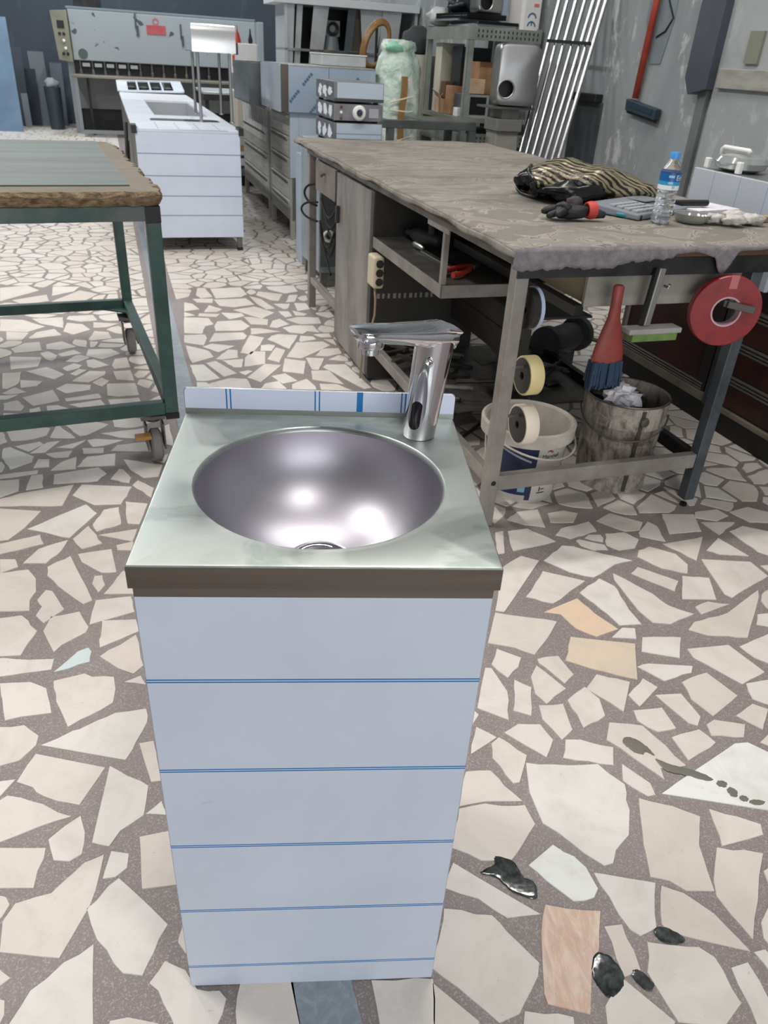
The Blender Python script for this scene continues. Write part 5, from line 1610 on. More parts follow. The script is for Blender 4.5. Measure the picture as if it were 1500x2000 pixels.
for i in range(16):
    x = -1.36 + i * 0.18
    obj('hold_down_clamp', M().lathe([(0.03, 0.845), (0.03, 0.90), (0.018, 0.91), (0.018, 1.03)], 12, (x, 0.05, 0)), STEEL_D, t, smooth='auto')
    if i < 5:
        obj('finger_guard', M().box(x + 0.03, x + 0.14, 0.02, 0.03, 0.95, 1.0), mat('pale_guard', '#a9afb3', 0.4), t)
obj('table', M().box(-1.50, 1.40, -0.55, 0.3, 0.815, 0.845), mat('shear_table', '#8c8478', 0.5, 0.2, '#6f6a62', 3), t, bevel=0.004)
obj('base_panel', M().box(-1.45, 1.40, 0.1, 0.2, 0.36, 0.815), mat('base_grey', '#767a79', 0.5, 0, '#666a69', 2), t)
obj('base_plinth', M().box(-1.45, 1.40, 0.2, 0.6, 0.02, 0.36), BLACK, t)
for x in (-1.47, -0.2, 1.1):
    obj('table_leg', M().box(x, x + 0.05, -0.54, -0.49, 0.09, 0.815), mat('leg_pale', '#81868b', 0.5), t)
    obj('table_leg', M().box(x + 0.17, x + 0.21, -0.2, -0.16, 0.0, 0.815), DARKST, t)
obj('leg_rail', M().box(-1.47, 1.15, -0.54, -0.49, 0.05, 0.10), mat('leg_pale', '#81868b', 0.5), t)
obj('name_plate', M().box(-0.31, -0.02, -0.008, 0.0, 1.44, 1.56), mat('red_plate', '#b8575a', 0.5, 0, '#a84a4d', 20), t, label='red maker plate')
obj('emblem', M().lathe([(0.03, 0), (0.05, 0), (0.05, -0.006), (0.03, -0.006)], 24, ax='y', closed=True), mat('red_emblem', '#b5686c', 0.5), t, loc=(-0.165, 0.0, 1.61))
obj('round_badge', M().lathe([(0.07, 0), (0.07, -0.006), (0.001, -0.006)], 24, ax='y'), mat('green_badge', '#4e5a55', 0.5), t, loc=(-1.30, 0.0, 1.12))
for x, z in ((-0.48, 1.60), (0.20, 1.50)):
    obj('latch', M().box(x, x + 0.025, -0.012, 0.0, z - 0.1, z + 0.1).box(x + 0.015, x + 0.05, -0.012, 0, z - 0.2, z - 0.06), mat('latch_dark', '#4a4f55', 0.5), t)
solo('metal_box', 'dark toolbox lying on top of the shearing machine', 'box', M().box(-0.2, 0.2, -0.12, 0.12, 0, 0.12), DARKST, -1.15, 12.85, 1.7355, bevel=0.01)

# blue sheet and scrap plates leaning in the far left corner
def lean(name, lab, cat, X, Y, w, h, mt, rz=0.0, tilt=0.16, th=0.01, group=None):
    m = M()
    m.T = Matrix.Rotation(-tilt, 4, 'X')
    m.box(-w / 2, w / 2, 0, th, 0, h)
    return solo(name, lab, cat, m, mt, X, Y, 0.0, rz=rz, group=group, bevel=0.002)
lean('blue_sheet', 'tall light blue steel sheet leaning at the far left edge', 'sheet', -2.72, 12.6, 0.75, 1.55, mat('blue_film_sheet', '#6f8aa3', 0.3, 0.1, '#5f7890', 2), 0.0, 0.12)
SHC = ('#5c636b', '#444b53', '#737a80', '#3a4148', '#6a7178', '#8a9095')
for i, (x, y, w, h, lab) in enumerate(((-2.45, 13.6, 0.3, 1.15, 'dark scrap plate right beside the tall blue sheet'), (-2.25, 13.75, 0.22, 0.85, 'narrow leaning scrap plate, second to the right of the blue sheet'), (-2.06, 13.85, 0.25, 1.1, 'lighter scrap plate in the middle of the leaning plates'),
                                  (-1.92, 13.7, 0.14, 0.62, 'short narrow plate left of the white bundle by the shear'), (-1.82, 13.9, 0.2, 0.95, 'leaning plate closest to the control panel of the shear'), (-2.32, 13.4, 0.1, 0.5, 'short pale strip leaning in front of the other scrap plates'))):
    lean('scrap_plate', lab, 'plate', x, y, w, h, mat('scrap_%d' % i, SHC[i], 0.5, 0.4), rr.uniform(-0.3, 0.3), 0.1, group='scrap plates leaning in the far corner')
t = thing('waste_bin', 'dark bin topped with a pale bundle beside the shearing machine', 'bin', -1.86, 13.2, 0)
obj('drum', M().lathe([(0.11, 0.0), (0.13, 0.62), (0.12, 0.62), (0.1, 0.02), (0.001, 0.02)], 20), mat('bin_dark', '#39414b', 0.5), t, smooth='auto')
obj('bundle', M().blob((0, 0, 0.66), (0.11, 0.1, 0.09), jit=0.3, seed=5), mat('pale_bundle', '#a3a7ae', 0.7), t, smooth=True)
solo('white_scrap', 'small white scrap on the floor at the far left edge', 'scrap', M().prism([(-0.1, -0.1), (0.06, -0.02), (0.1, 0.12), (0.0, 0.1)], 0, 0.02), WHITE, -2.58, 10.4, 0.001)

# ------------------------------------------------------------------ right of the counter: chest, cabinet, stacked sheets
t = thing('white_machine_box', 'white control box with an orange stripe at the end of the shearing machine', 'box', 0.53, 9.2, 0)
obj('stand', M().box(0.0, 0.3, 0.0, 0.4, 0, 1.05), GREYP, t)
obj('case', M().box(0.0, 0.32, -0.02, 0.42, 1.05, 1.38), WHITE, t, bevel=0.01)
obj('stripe', M().box(-0.002, 0.03, -0.024, -0.018, 1.12, 1.25), mat('orange_stripe', '#d4553a', 0.5), t)
solo('red_oil_can', 'red oil can standing on the white control box', 'can', M().lathe([(0.001, 0), (0.04, 0), (0.045, 0.02), (0.03, 0.08), (0.006, 0.14), (0.004, 0.19), (0.001, 0.19)], 18), RED, 0.62, 9.3, 1.381, smooth='auto')
solo('black_tool', 'small black tool standing at the right on the white control box', 'tool', M().lathe([(0.001, 0), (0.025, 0), (0.03, 0.04), (0.012, 0.10), (0.008, 0.16), (0.001, 0.16)], 14), BLACK, 0.79, 9.35, 1.381, smooth='auto')
t = thing('flat_bench', 'low steel table with a white sheet top behind the counter posts', 'table', 0.02, 8.0, 0)
obj('table_plate', M().box(0, 0.62, 0, 1.0, 0.86, 0.885), mat('pale_plate', '#c4c7c8', 0.3, 0.3), t, bevel=0.003)
for x in (0.02, 0.56):
    for y in (0.02, 0.94):
        obj('leg', M().box(x, x + 0.04, y, y + 0.04, 0, 0.86), DARKST, t)
obj('rail', M().box(0.0, 0.62, 0.0, 0.03, 0.80, 0.86), DARKST, t)
solo('beige_cabinet', 'beige painted cabinet right of the white counter', 'cabinet', M().box(0, 0.40, 0, 0.5, 0.45, 0.90), IVORY, 0.30, 7.35, 0.03, bevel=0.01)
solo('pallet_block', 'dark base block under the stack of sheets by the far cabinet', 'block', M().box(0, 0.42, 0, 0.5, 0.0, 0.10), BLACK, 0.285, 7.3, 0)
zz_ = 0.101
for i, (h, cl_, lab) in enumerate(((0.075, '#8b8f8f', 'grey slab, lowest of the stack under the beige cabinet'), (0.03, '#3a3d3d', 'thin black slab near the bottom of the stack'), (0.075, '#c9cbca', 'white slab in the middle of the stack'), (0.03, '#2d2f2f', 'thin black slab under the upper white slab'), (0.04, '#d3d4d2', 'upper white slab of the stack'), (0.06, '#b08356', 'orange brown board in the stack under the beige cabinet'), (0.068, '#b9bab6', 'pale top sheet of the stack under the beige cabinet'))):
    solo('stacked_sheet', lab, 'sheet', M().box(0, 0.40, 0, 0.45, 0, h - 0.001), mat('stack_%d' % i, cl_, 0.5), 0.30 + 0.006 * (i % 3), 7.32, zz_, group='sheets stacked under the beige cabinet', bevel=0.003)
    zz_ += h

# ------------------------------------------------------------------ stainless cabinets along the right of the aisle
LOUV = mat('louvred_steel', '#c2c1bd', 0.42, 0.25, '#a9a8a4', 3, stretch=(1, 1, 14))
def aisle_cab(name, lab, X, Y, wx, ly, z0, z1, n):
    t = thing(name, lab, 'cabinet', X, Y, 0)
    obj('carcass', M().box(0.012, wx, 0.0, ly, z0, z1), STEEL, t, bevel=0.003)
    for x in (0.0, wx - 0.04):
        for y in (0.0, ly - 0.04):
            obj('leg', M().box(x, x + 0.04, y, y + 0.04, 0.0, z1 - 0.002), STEEL_D if x else mat('leg_steel', '#a9a8a2', 0.45, 0.2), t, bevel=0.002)
    h = (z1 - z0 - 0.02) / n
    for k in range(n):
        z = z0 + 0.01 + h * k
        d = obj('drawer_front', M().box(0.0, 0.012, 0.045, ly - 0.045, z, z + h - 0.012), LOUV, t, bevel=0.003)
        obj('pull', M().box(-0.014, 0.0, 0.10, ly - 0.10, z + h - 0.03, z + h - 0.02), STEEL, d)
    return t
c1 = aisle_cab('drawer_cabinet', 'stainless drawer cabinet on legs nearest the far end of the workbench', 0.284, 4.47, 0.62, 0.85, 0.14, 0.93, 5)
obj('film_front', M().box(0.0, 0.62, -0.006, 0.0, 0.47, 0.93), film('film_cab1', 0, [0.07, 0.37], base='#b3c0cd', line='#92a4b6', w=0.002, scuffs=False), c1, label='pale blue film on the end of the cabinet')
obj('end_panel', M().box(0.04, 0.30, -0.003, 0.0, 0.16, 0.47), mat('dark_mirror_end', '#56605f', 0.3, 0.6, '#444d4c', 4), c1)
c2 = aisle_cab('drawer_cabinet', 'stainless drawer cabinet on legs behind the first one, further down the aisle', 0.284, 5.42, 0.62, 1.45, 0.14, 0.92, 4)
obj('worn_wrap', M().box(-0.004, 0.0, 0.05, 1.4, 0.62, 0.90), mat('torn_film', '#cfcecb', 0.5, 0, '#a5a4a1', 6, stretch=(1, 3, 1)), c2)
solo('steel_box_crate', 'open grey steel box standing on the far drawer cabinet', 'box', M().box(0, 0.5, 0, 0.012, 0, 0.31).box(0, 0.012, 0, 0.9, 0, 0.31).box(0.488, 0.5, 0, 0.9, 0, 0.31).box(0, 0.5, 0.888, 0.9, 0, 0.31).box(0, 0.5, 0, 0.9, 0, 0.01), mat('dark_box_steel', '#6d7374', 0.4, 0.5, '#5b6162', 3), 0.135, 5.45, 0.9215, bevel=0.003)
t = thing('extractor_hood_box', 'big film-covered steel box lying on the nearest drawer cabinet', 'hood', 0.215, 4.44, 0.9315)
q = N('blue_film_hood')
col = q.ramp(q.noise(2.5, 4, 0.5), [(0.3, c('#9badc2')), (0.7, c('#aebccb'))])
q.set(Base_Color=col, Roughness=0.3, Metallic=0.2)
obj('shell', M().box(0, 0.73, 0.0, 0.02, 0.0, 0.315).box(0, 0.73, 0.78, 0.80, 0, 0.315).box(0.71, 0.73, 0.02, 0.78, 0, 0.315).box(0.0, 0.73, 0.02, 0.78, 0.0, 0.01).box(0.0, 0.73, 0.02, 0.78, 0.300, 0.315), STEEL, t, bevel=0.002)
ff = obj('film_front', M().box(0.055, 0.73, -0.006, 0.0, 0.003, 0.30), q.m, t, label='grey blue film with slanting dark blue print')
obj('front_edge', M().box(0.0, 0.055, -0.008, 0.0, 0.0, 0.315), mat('edge_bronze', '#6e675f', 0.35, 0.7), t, bevel=0.003)
obj('left_door', M().box(-0.012, 0.0, 0.0, 0.80, 0.0, 0.31), mat('pale_door_film', '#aab0b9', 0.35, 0.2, '#979da6', 4), t, bevel=0.002)
obj('seam', M().box(0.36, 0.366, -0.008, -0.006, 0.003, 0.30), mat('seam_blue', '#6f8196', 0.4), t)
for i, (x, z) in enumerate(((0.10, 0.11), (0.20, 0.225), (0.255, 0.04), (0.56, 0.21))):
    m = M()
    m.T = Matrix.Translation((x, -0.0065, z)) @ Matrix.Rotation(-0.85, 4, 'Y')
    for k in range(5):
        m.box(-0.055 + 0.022 * k, -0.037 + 0.022 * k, -0.0006, 0, -0.012 + 0.003 * (k % 2), 0.010)
    obj('film_print', m, mat('print_blue', '#4f6c8c', 0.5), ff)
t = thing('white_lidded_tray', 'pale grey shallow tray lying on the big film-covered box', 'tray', 0.60, 4.75, 1.2475)
obj('tray', M().box(0, 0.36, 0, 0.4, 0, 0.075), mat('tray_grey', '#b9bdc0', 0.4, 0, '#a8acaf', 6), t, bevel=0.006)
obj('tray_lid', M().box(-0.006, 0.366, -0.006, 0.406, 0.075, 0.083), WHITE, t, bevel=0.002)

# cooker units stacked behind the far end of the bench
def cooker(lab, Z, kind):
    t = thing('countertop_cooker', lab, 'cooker', 0.255, 3.03, Z, group='cookers stacked behind the workbench')
    h = 0.115 if kind != 1 else 0.10
    obj('case', M().box(0, 0.31, 0, 0.45, 0.012, h), mat('cooker_steel', '#8b8b8d', 0.4, 0.8), t, bevel=0.003)
    for x in (0.02, 0.27):
        for y in (0.03, 0.40):
            obj('foot', M().lathe([(0.016, 0), (0.016, 0.012)], 10, (x, y, 0)), RUBBER, t)
    sd = obj('side_panel', M().box(-0.003, 0.0, 0.01, 0.44, 0.018, h - 0.006), mat('cooker_side', '#7c7d84', 0.4, 0.6, '#63646a', 10), t)
    tr_ = random.Random(50 + kind)
    for y, z in ((0.07, 0.06), (0.20, 0.055), (0.33, 0.06)):
        pp_ = [(y + tr_.uniform(0.35, 1.0) * 0.062 * math.cos(2 * PI * a_ / 11), z + tr_.uniform(0.35, 1.0) * 0.044 * math.sin(2 * PI * a_ / 11)) for a_ in range(11)]
        obj('torn_film', M().prism(pp_, -0.006, -0.003, lambda a, b, hh: (hh, a, b)), mat('torn_white', '#d5dae2', 0.5), sd)
    if kind == 1:
        obj('control_face', M().box(0.0, 0.295, -0.006, 0.0, 0.012, h), mat('control_grey', '#8e8d92', 0.4, 0.5, '#7b7a80', 8), t)
        kb = obj('knob', M().lathe([(0.04, 0), (0.042, -0.012), (0.034, -0.024), (0.022, -0.026), (0.018, -0.018), (0.001, -0.018)], 28, ax='y'), WHITE, t, loc=(0.155, -0.006, 0.055), smooth='auto')
        obj('knob_pointer', M().lathe([(0.017, -0.018), (0.014, -0.032), (0.001, -0.033)], 16, ax='y'), mat('navy', '#253247', 0.4), kb, smooth='auto')
        for z in (0.025, 0.055, 0.085):
            obj('pilot_lamp', M().lathe([(0.009, 0), (0.008, -0.006), (0.001, -0.008)], 12, ax='y'), WHITE if z == 0.055 else mat('lamp_red', '#6b3a38', 0.4), t, loc=(0.045, -0.006, z))
        obj('control_film', M().box(0.22, 0.28, -0.008, -0.006, 0.03, 0.08), mat('ctl_film', '#a5a5ab', 0.4), t)
    else:
        obj('film_front', M().box(0.02, 0.305, -0.004, 0.0, 0.03 if kind else 0.02, h - 0.004), film('film_cook_%d' % kind, 2, [0.055] if kind == 0 else [], base='#b7c3d0', line='#7d95aa', w=0.003, scuffs=False), t)
        obj('base_strip', M().box(0.0, 0.31, -0.004, 0.0, 0.0125, 0.028), mat('cooker_dark', '#53565a', 0.4, 0.5), t)
    return t
cooker('film-covered cooker with one blue line, bottom of the stack behind the workbench', 0.8605, 0)
cooker('cooker with a white control knob, middle of the stack behind the workbench', 0.976, 1)
cooker('film-covered cooker, top of the stack behind the workbench', 1.0765, 2)

# steel frame table behind the bench
t = thing('steel_frame_table', 'dark grey open steel frame table standing behind the cookers', 'table', 0.80, 3.75, 0)
obj('front_rail', M().box(0, 0.72, 0, 0.05, 0.90, 0.955), mat('rail_grey', '#5f6463', 0.45, 0.4, '#4c5150', 6), t, bevel=0.004)
obj('left_rail', M().box(0, 0.05, 0.05, 0.5, 0.90, 0.955), mat('rail_grey', '#5f6463', 0.45, 0.4), t, bevel=0.004)
obj('shelf_plate', M().box(0.33, 0.72, 0.05, 0.5, 0.945, 0.955), STEEL, t)
for x in (0.04, 0.67):
    for y in (0.0, 0.45):
        obj('leg', M().box(x, x + 0.05, y, y + 0.05, 0, 0.90), mat('rail_grey', '#5f6463', 0.45, 0.4), t)

# tall plastic bag
t = thing('green_plastic_bag', 'tall translucent pale green plastic sack tied beside the shelving', 'bag', 1.155, 4.55, 0)
q = N('green_plastic_film')
f = q.noise(7, 5, 0.6, 0.8)
q.set(Base_Color=q.ramp(f, [(0.35, c('#8fae9c')), (0.48, c('#b9cbc0')), (0.62, c('#dde5e0'))]), Roughness=0.22)
q.bump(q.noise(14, 5, 0.6, 1.0), 0.8, 0.02)
secs = []
for z, r in ((0.0, 0.16), (0.05, 0.19), (0.5, 0.20), (0.9, 0.195), (1.1, 0.19), (1.25, 0.175), (1.33, 0.15), (1.37, 0.12), (1.40, 0.135), (1.43, 0.13)):
    secs.append([((r * (1 + 0.06 * math.sin(5 * a + 7 * z) + 0.05 * math.sin(9 * a - 11 * z) + 0.03 * math.sin(15 * a + 20 * z))) * math.cos(a), (r * 0.8 * (1 + 0.06 * math.sin(4 * a - 9 * z))) * math.sin(a), z + (0.012 * math.sin(7 * a) + 0.008 * math.sin(11 * a) if z > 1.38 else 0)) for a in [2 * PI * i / 44 for i in range(44)]])
obj('sack', M().loft(secs), q.m, t, smooth=True)
obj('tape_strip', M().grid(2, 14, lambda a, b: (0.0 + 0.05 * (a - 0.5) + 0.01 * math.sin(9 * b), -0.17 - 0.008, 0.55 + 0.66 * b)), mat('brown_strip', '#96713d', 0.4, 0, '#7f6036', 9), t, solid=0.004)
for k, (z, s) in enumerate(((1.03, 0.04), (0.98, -0.01), (0.74, 0.05))):
    obj('cord', M().tube([(-0.1, -0.165, z), (-0.03, -0.18, z + s * 0.5), (0.05, -0.18, z + s), (0.09, -0.165, z + s + 0.005)], 0.006, 6), mat('pale_cord', '#d6cdb0', 0.6), t)
obj('green_neck', M().blob((-0.05, -0.06, 1.40), (0.075, 0.06, 0.04), jit=0.3, seed=2), mat('mint', '#93cbb2', 0.4), t, smooth=True)

# coil of brown hose hung on the polished cupboard
t = thing('hose_coil', 'coil of golden brown hose hanging behind the green sack', 'hose', 1.40, 5.9, 0)
m = M()
for k in range(3):
    m.tube([((0.13 + 0.012 * k) * math.cos(a) * 0.8 + 0.05 * math.sin(a), 0.02 * k, 1.42 + (0.17 + 0.012 * k) * math.sin(a)) for a in [2 * PI * i / 32 for i in range(33)]], 0.018, 10)
obj('coils', m, mat('brown_hose', '#8f6a34', 0.4, 0, '#7a5a2c', 20), t, smooth=True)
obj('hanger', M().bar((0.0, 0.02, 0.0), (0.0, 0.02, 1.6), 0.02), DARKST, t)

# polished cupboard with upright sheets
t = thing('polished_cupboard', 'tall open cupboard of mirror polished steel with a white top edge', 'cupboard', 0.66, 7.0, 0)
MIR = mat('mirror_steel', '#d6d8da', 0.12, 1.0)
obj('top_board', M().box(-0.02, 1.52, -0.05, 0.5, 1.735, 1.80), mat('white_board', '#d6dadd', 0.5), t, bevel=0.004)
obj('back', M().box(0.1, 1.52, 0.48, 0.5, 0, 1.735), mat('cupboard_black', '#15181d', 0.3), t)
obj('shelf', M().box(0.1, 1.52, 0.0, 0.48, 1.335, 1.36), MIR, t, bevel=0.002)
obj('side', M().box(0.1, 0.13, 0.0, 0.48, 0.0, 1.735), mat('cupboard_side', '#c3c7ca', 0.3, 0.3), t)
obj('side', M().box(1.49, 1.52, 0.0, 0.48, 0.0, 1.735), mat('cupboard_side', '#c3c7ca', 0.3, 0.3), t)
obj('base', M().box(0.1, 1.52, 0.0, 0.48, 0.0, 1.1), mat('cupboard_base', '#9da1a5', 0.35, 0.5), t)
BR = mat('bright_sheet', '#c9cdcf', 0.25, 0.4, '#b3b7b9', 4)
def slab(x0, x1, xt0, xt1, y, mt, nm='upright_sheet'):
    obj(nm, M().prism([(x0, 1.12), (x1, 1.12), (xt1, 1.733), (xt0, 1.733)], y, y + 0.012, yz), mt, t)
slab(0.13, 0.18, 0.13, 0.21, 0.02, BR)
slab(0.20, 0.26, 0.24, 0.30, 0.05, BR)
slab(0.34, 0.47, 0.40, 0.56, 0.0, BR)
slab(0.72, 0.80, 0.78, 0.86, 0.06, mat('grey_sheet', '#6c7176', 0.25, 0.6))
slab(0.82, 0.92, 0.84, 0.96, 0.1, mat('taupe_sheet', '#5d574f', 0.3, 0.3))
slab(0.96, 1.05, 0.90, 1.16, 0.03, BR)
slab(1.08, 1.28, 1.14, 1.34, 0.0, BR)
t2 = thing('extractor_fan', 'small square fan with a round dark mouth standing in the polished cupboard', 'fan', 1.27, 7.05, 1.361)
obj('case', M().prism([(-0.08, 0.12), (0.08, 0.12), (0.08, 0.26), (-0.08, 0.26)], 0, 0.1, yz), mat('fan_grey', '#6e7478', 0.4), t2, bevel=0.004)
obj('mouth', M().lathe([(0.03, 0), (0.062, 0.0), (0.066, -0.02), (0.055, -0.022), (0.04, -0.004), (0.03, -0.003)], 26, ax='y', closed=True), BLACK, t2, loc=(0, 0, 0.19), smooth='auto')
obj('cone', M().lathe([(0.09, 0.0), (0.07, 0.12)], 20, (0, 0.05, 0)), mat('fan_grey', '#6e7478', 0.4), t2, smooth='auto')

# ------------------------------------------------------------------ perforated shelving unit
SHG = mat('shelf_grey', '#8a9089', 0.5, 0.2, '#777d77', 6)
t = thing('shelving_unit', 'grey perforated steel shelving unit stacked with boxes against the right wall', 'shelving', 1.58, 4.18, 0)
for x in (0.0, 0.55):
    for y in (0.0, 0.86):
        obj('post', M().box(x, x + 0.045, y, y + 0.004, 0, 1.57).box(x if x == 0 else x + 0.041, x + 0.004 if x == 0 else x + 0.045, y, y + 0.045, 0, 1.57), SHG, t)
for z in (0.76, 0.925, 1.475):
    hh = 0.085 if z != 0.925 else 0.03
    s_ = obj('shelf', M().box(0.0, 0.595, 0.0, 0.9, z + hh - 0.006, z + hh), SHG, t)
    obj('shelf_lip', M().box(0.0, 0.595, -0.004, 0.0, z, z + hh).box(-0.004, 0.0, 0.0, 0.9, z, z + hh), SHG, s_, bevel=0.001)
    if hh > 0.05:
        m = M()
        for i in range(15):
            for k in (0.018, 0.05):
                m.box(0.065 + 0.035 * i, 0.075 + 0.035 * i, -0.0048, -0.0038, z + k, z + k + 0.018)
        obj('slots', m, BLACK, s_, kind='stuff')
SH = 0.956
def carton(name, lab, X, Y, Z, w, d, h, mt, cat='box', rz=0.0, flap=False, group=None):
    t = thing(name, lab, cat, X, Y, Z, rz=rz, group=group)
    obj('carton', M().box(0, w, 0, d, 0, h), mt, t, bevel=0.003)
    if flap:
        obj('flap', M().bar((0, 0, h), (-0.04, -0.02, h + 0.05), 0.004, 0.1, up=(0, 1, 0)), mt, t)
        obj('flap', M().bar((w * 0.5, 0, h), (w * 0.5, -0.05, h + 0.03), w * 0.9, 0.004), mt, t)
    return t
carton('white_carton', 'tall ivory carton at the far side of the shelving unit', 1.64, 4.86, SH, 0.2, 0.14, 0.50, IVORY)
carton('dark_carton', 'black plastic wrapped bundle behind the front post of the shelving unit', 1.68, 4.53, SH + 0.206, 0.25, 0.2, 0.27, mat('black_wrap', '#1c1f26', 0.35))
carton('brown_carton', 'small dark brown carton on end in the side of the shelving unit', 1.615, 4.67, SH + 0.111, 0.2, 0.10, 0.12, mat('dark_card', '#5a4231', 0.8))
carton('brown_carton', 'brown upright carton under the black bundle in the shelving unit', 1.62, 4.53, SH, 0.22, 0.13, 0.205, CARD)
carton('pale_carton', 'pale open carton at the left edge of the shelving unit', 1.60, 4.75, SH, 0.16, 0.09, 0.11, CARD_L, flap=True)
carton('brown_carton', 'small brown carton next to the pale open one in the shelving unit', 1.605, 4.66, SH, 0.14, 0.08, 0.105, CARD)
carton('white_carton', 'little white carton at the front edge inside the shelving unit', 1.61, 4.36, SH, 0.07, 0.08, 0.06, PAPER)
carton('brown_carton', 'large brown carton on the front right of the shelving unit', 1.75, 4.32, SH + 0.162, 0.27, 0.2, 0.22, CARD)
carton('pale_carton', 'pale square carton in front of the large brown one in the shelving unit', 1.66, 4.25, SH + 0.165, 0.12, 0.06, 0.10, CARD_L)
tm = thing('black_monitor_case', 'black open-fronted appliance with a grey rim under the brown carton', 'appliance', 1.64, 4.24, SH)
obj('case', M().box(0.0, 0.42, 0.0, 0.27, 0, 0.16), mat('appliance_grey', '#4b4e53', 0.5), tm, bevel=0.006)
obj('screen', M().box(0.02, 0.16, -0.004, 0.0, 0.02, 0.145), BLACK, tm)
obj('rim', M().box(0.0, 0.02, -0.006, 0, 0.0, 0.16).box(0.16, 0.18, -0.006, 0, 0, 0.16).box(0.02, 0.16, -0.006, 0, 0.145, 0.16).box(0.02, 0.16, -0.006, 0, 0, 0.02), mat('rim_grey', '#9c9f9c', 0.5), tm)
# on top of the shelving
for i, (x, y, w, d, h, z, cl_, lab) in enumerate(((1.62, 4.25, 0.36, 0.6, 0.018, 1.5605, '#a9b0b3', 'pale tray lying lowest on top of the shelving unit'), (1.66, 4.22, 0.33, 0.55, 0.02, 1.579, '#1d1f22', 'black tray lying on the pale tray on the shelving unit'), (1.60, 4.5, 0.38, 0.4, 0.016, 1.60, '#8b9296', 'grey tray lying on the black tray'), (1.63, 4.38, 0.35, 0.5, 0.035, 1.617, '#15171a', 'topmost black tray on the shelving unit'))):
    tt = thing('steel_tray', lab, 'tray', x, y, z, rz=0.06 * (i - 1), group='trays stacked on the shelving unit')
    obj('plate', M().box(0, w, 0, d, 0, h * 0.5), mat('tray_%d' % i, cl_, 0.3, 0.5), tt, bevel=0.002)
    obj('edge', M().box(0, w, 0, 0.008, h * 0.5, h - 0.0005).box(0, w, d - 0.008, d, h * 0.5, h - 0.0005).box(0, 0.008, 0.008, d - 0.008, h * 0.5, h - 0.0005).box(w - 0.008, w, 0.008, d - 0.008, h * 0.5, h - 0.0005), mat('tray_%d' % i, cl_, 0.3, 0.5), tt)
def sink_bowl(name, lab, X, Y, Z, w, h, d, rz, hole=(0.25, 0.28), tilt=0.0):
    """upturned basin: its bottom with the waste hole faces the viewer"""
    t = thing(name, lab, 'sink', X, Y, Z, rz=rz)
    def sec(k, y):
        out = []
        for i in range(40):
            a = 2 * PI * i / 40
            e = 0.28
            x = math.copysign(abs(math.cos(a)) ** e, math.cos(a)) * w / 2 * k
            z = math.copysign(abs(math.sin(a)) ** e, math.sin(a)) * h / 2 * k
            out.append((x, y, h / 2 + z))
        return out
    m = M().loft([sec(1.0, d), sec(1.0, 0.05), sec(0.985, 0.02), sec(0.95, 0.005), sec(0.88, 0.0)], cap=False)
    hx, hz, hr = -w / 2 + w * hole[0], h * hole[1], 0.056
    inner = [(hx + hr * math.cos(2 * PI * i / 40), 0.0, hz + hr * math.sin(2 * PI * i / 40)) for i in range(40)]
    m.loft([sec(0.88, 0.0), inner, [(p[0], 0.004, p[2]) for p in inner]], cap=False)
    obj('bowl', m, mat('sink_steel', '#a7a6a6', 0.34, 1.0, '#979696', 4), t, smooth='auto')
    obj('waste_rim', M().lathe([(hr - 0.004, 0.0), (hr, -0.003), (hr + 0.006, -0.002), (hr + 0.008, 0.001)], 36, (hx, 0, hz), ax='y', closed=True), STEEL, t, smooth='auto')
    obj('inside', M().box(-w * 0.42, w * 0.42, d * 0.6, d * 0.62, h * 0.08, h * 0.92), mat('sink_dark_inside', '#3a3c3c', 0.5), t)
    return t
sink_bowl('sink_bowl', 'upturned stainless sink bowl with a round waste hole leaning before the shelving', 1.705, 3.55, 1.075, 0.30, 0.385, 0.20, -0.25)
sink_bowl('sink_bowl', 'stainless sink bowl standing on the trays on top of the shelving', 1.84, 4.42, 1.653, 0.22, 0.25, 0.14, 0.1, hole=(0.3, 0.3))
t = thing('pedestal', 'beige grey stepped pedestal carrying the upturned sink bowl', 'pedestal', 1.705, 3.70, 0)
obj('foot', M().loft([[(-0.13, -0.1, 0), (0.13, -0.1, 0), (0.13, 0.1, 0), (-0.13, 0.1, 0)], [(-0.10, -0.1, 0.6), (0.10, -0.1, 0.6), (0.10, 0.1, 0.6), (-0.10, 0.1, 0.6)], [(-0.085, -0.09, 0.90), (0.085, -0.09, 0.90), (0.085, 0.09, 0.90), (-0.085, 0.09, 0.90)]]), mat('pedestal_beige', '#8d8b84', 0.6, 0, '#7c7a74', 5), t, bevel=0.004)
obj('block', M().box(-0.10, 0.10, -0.11, 0.11, 0.915, 0.995).box(-0.065, 0.065, -0.10, 0.10, 0.995, 1.06).box(-0.09, 0.09, -0.095, 0.095, 0.90, 0.915), mat('pedestal_grey', '#7d7c78', 0.6, 0, '#6d6c69', 5), t, bevel=0.006)
obj('top_plate', M().box(-0.17, 0.17, -0.14, 0.12, 1.06, 1.073), STEEL_D, t)
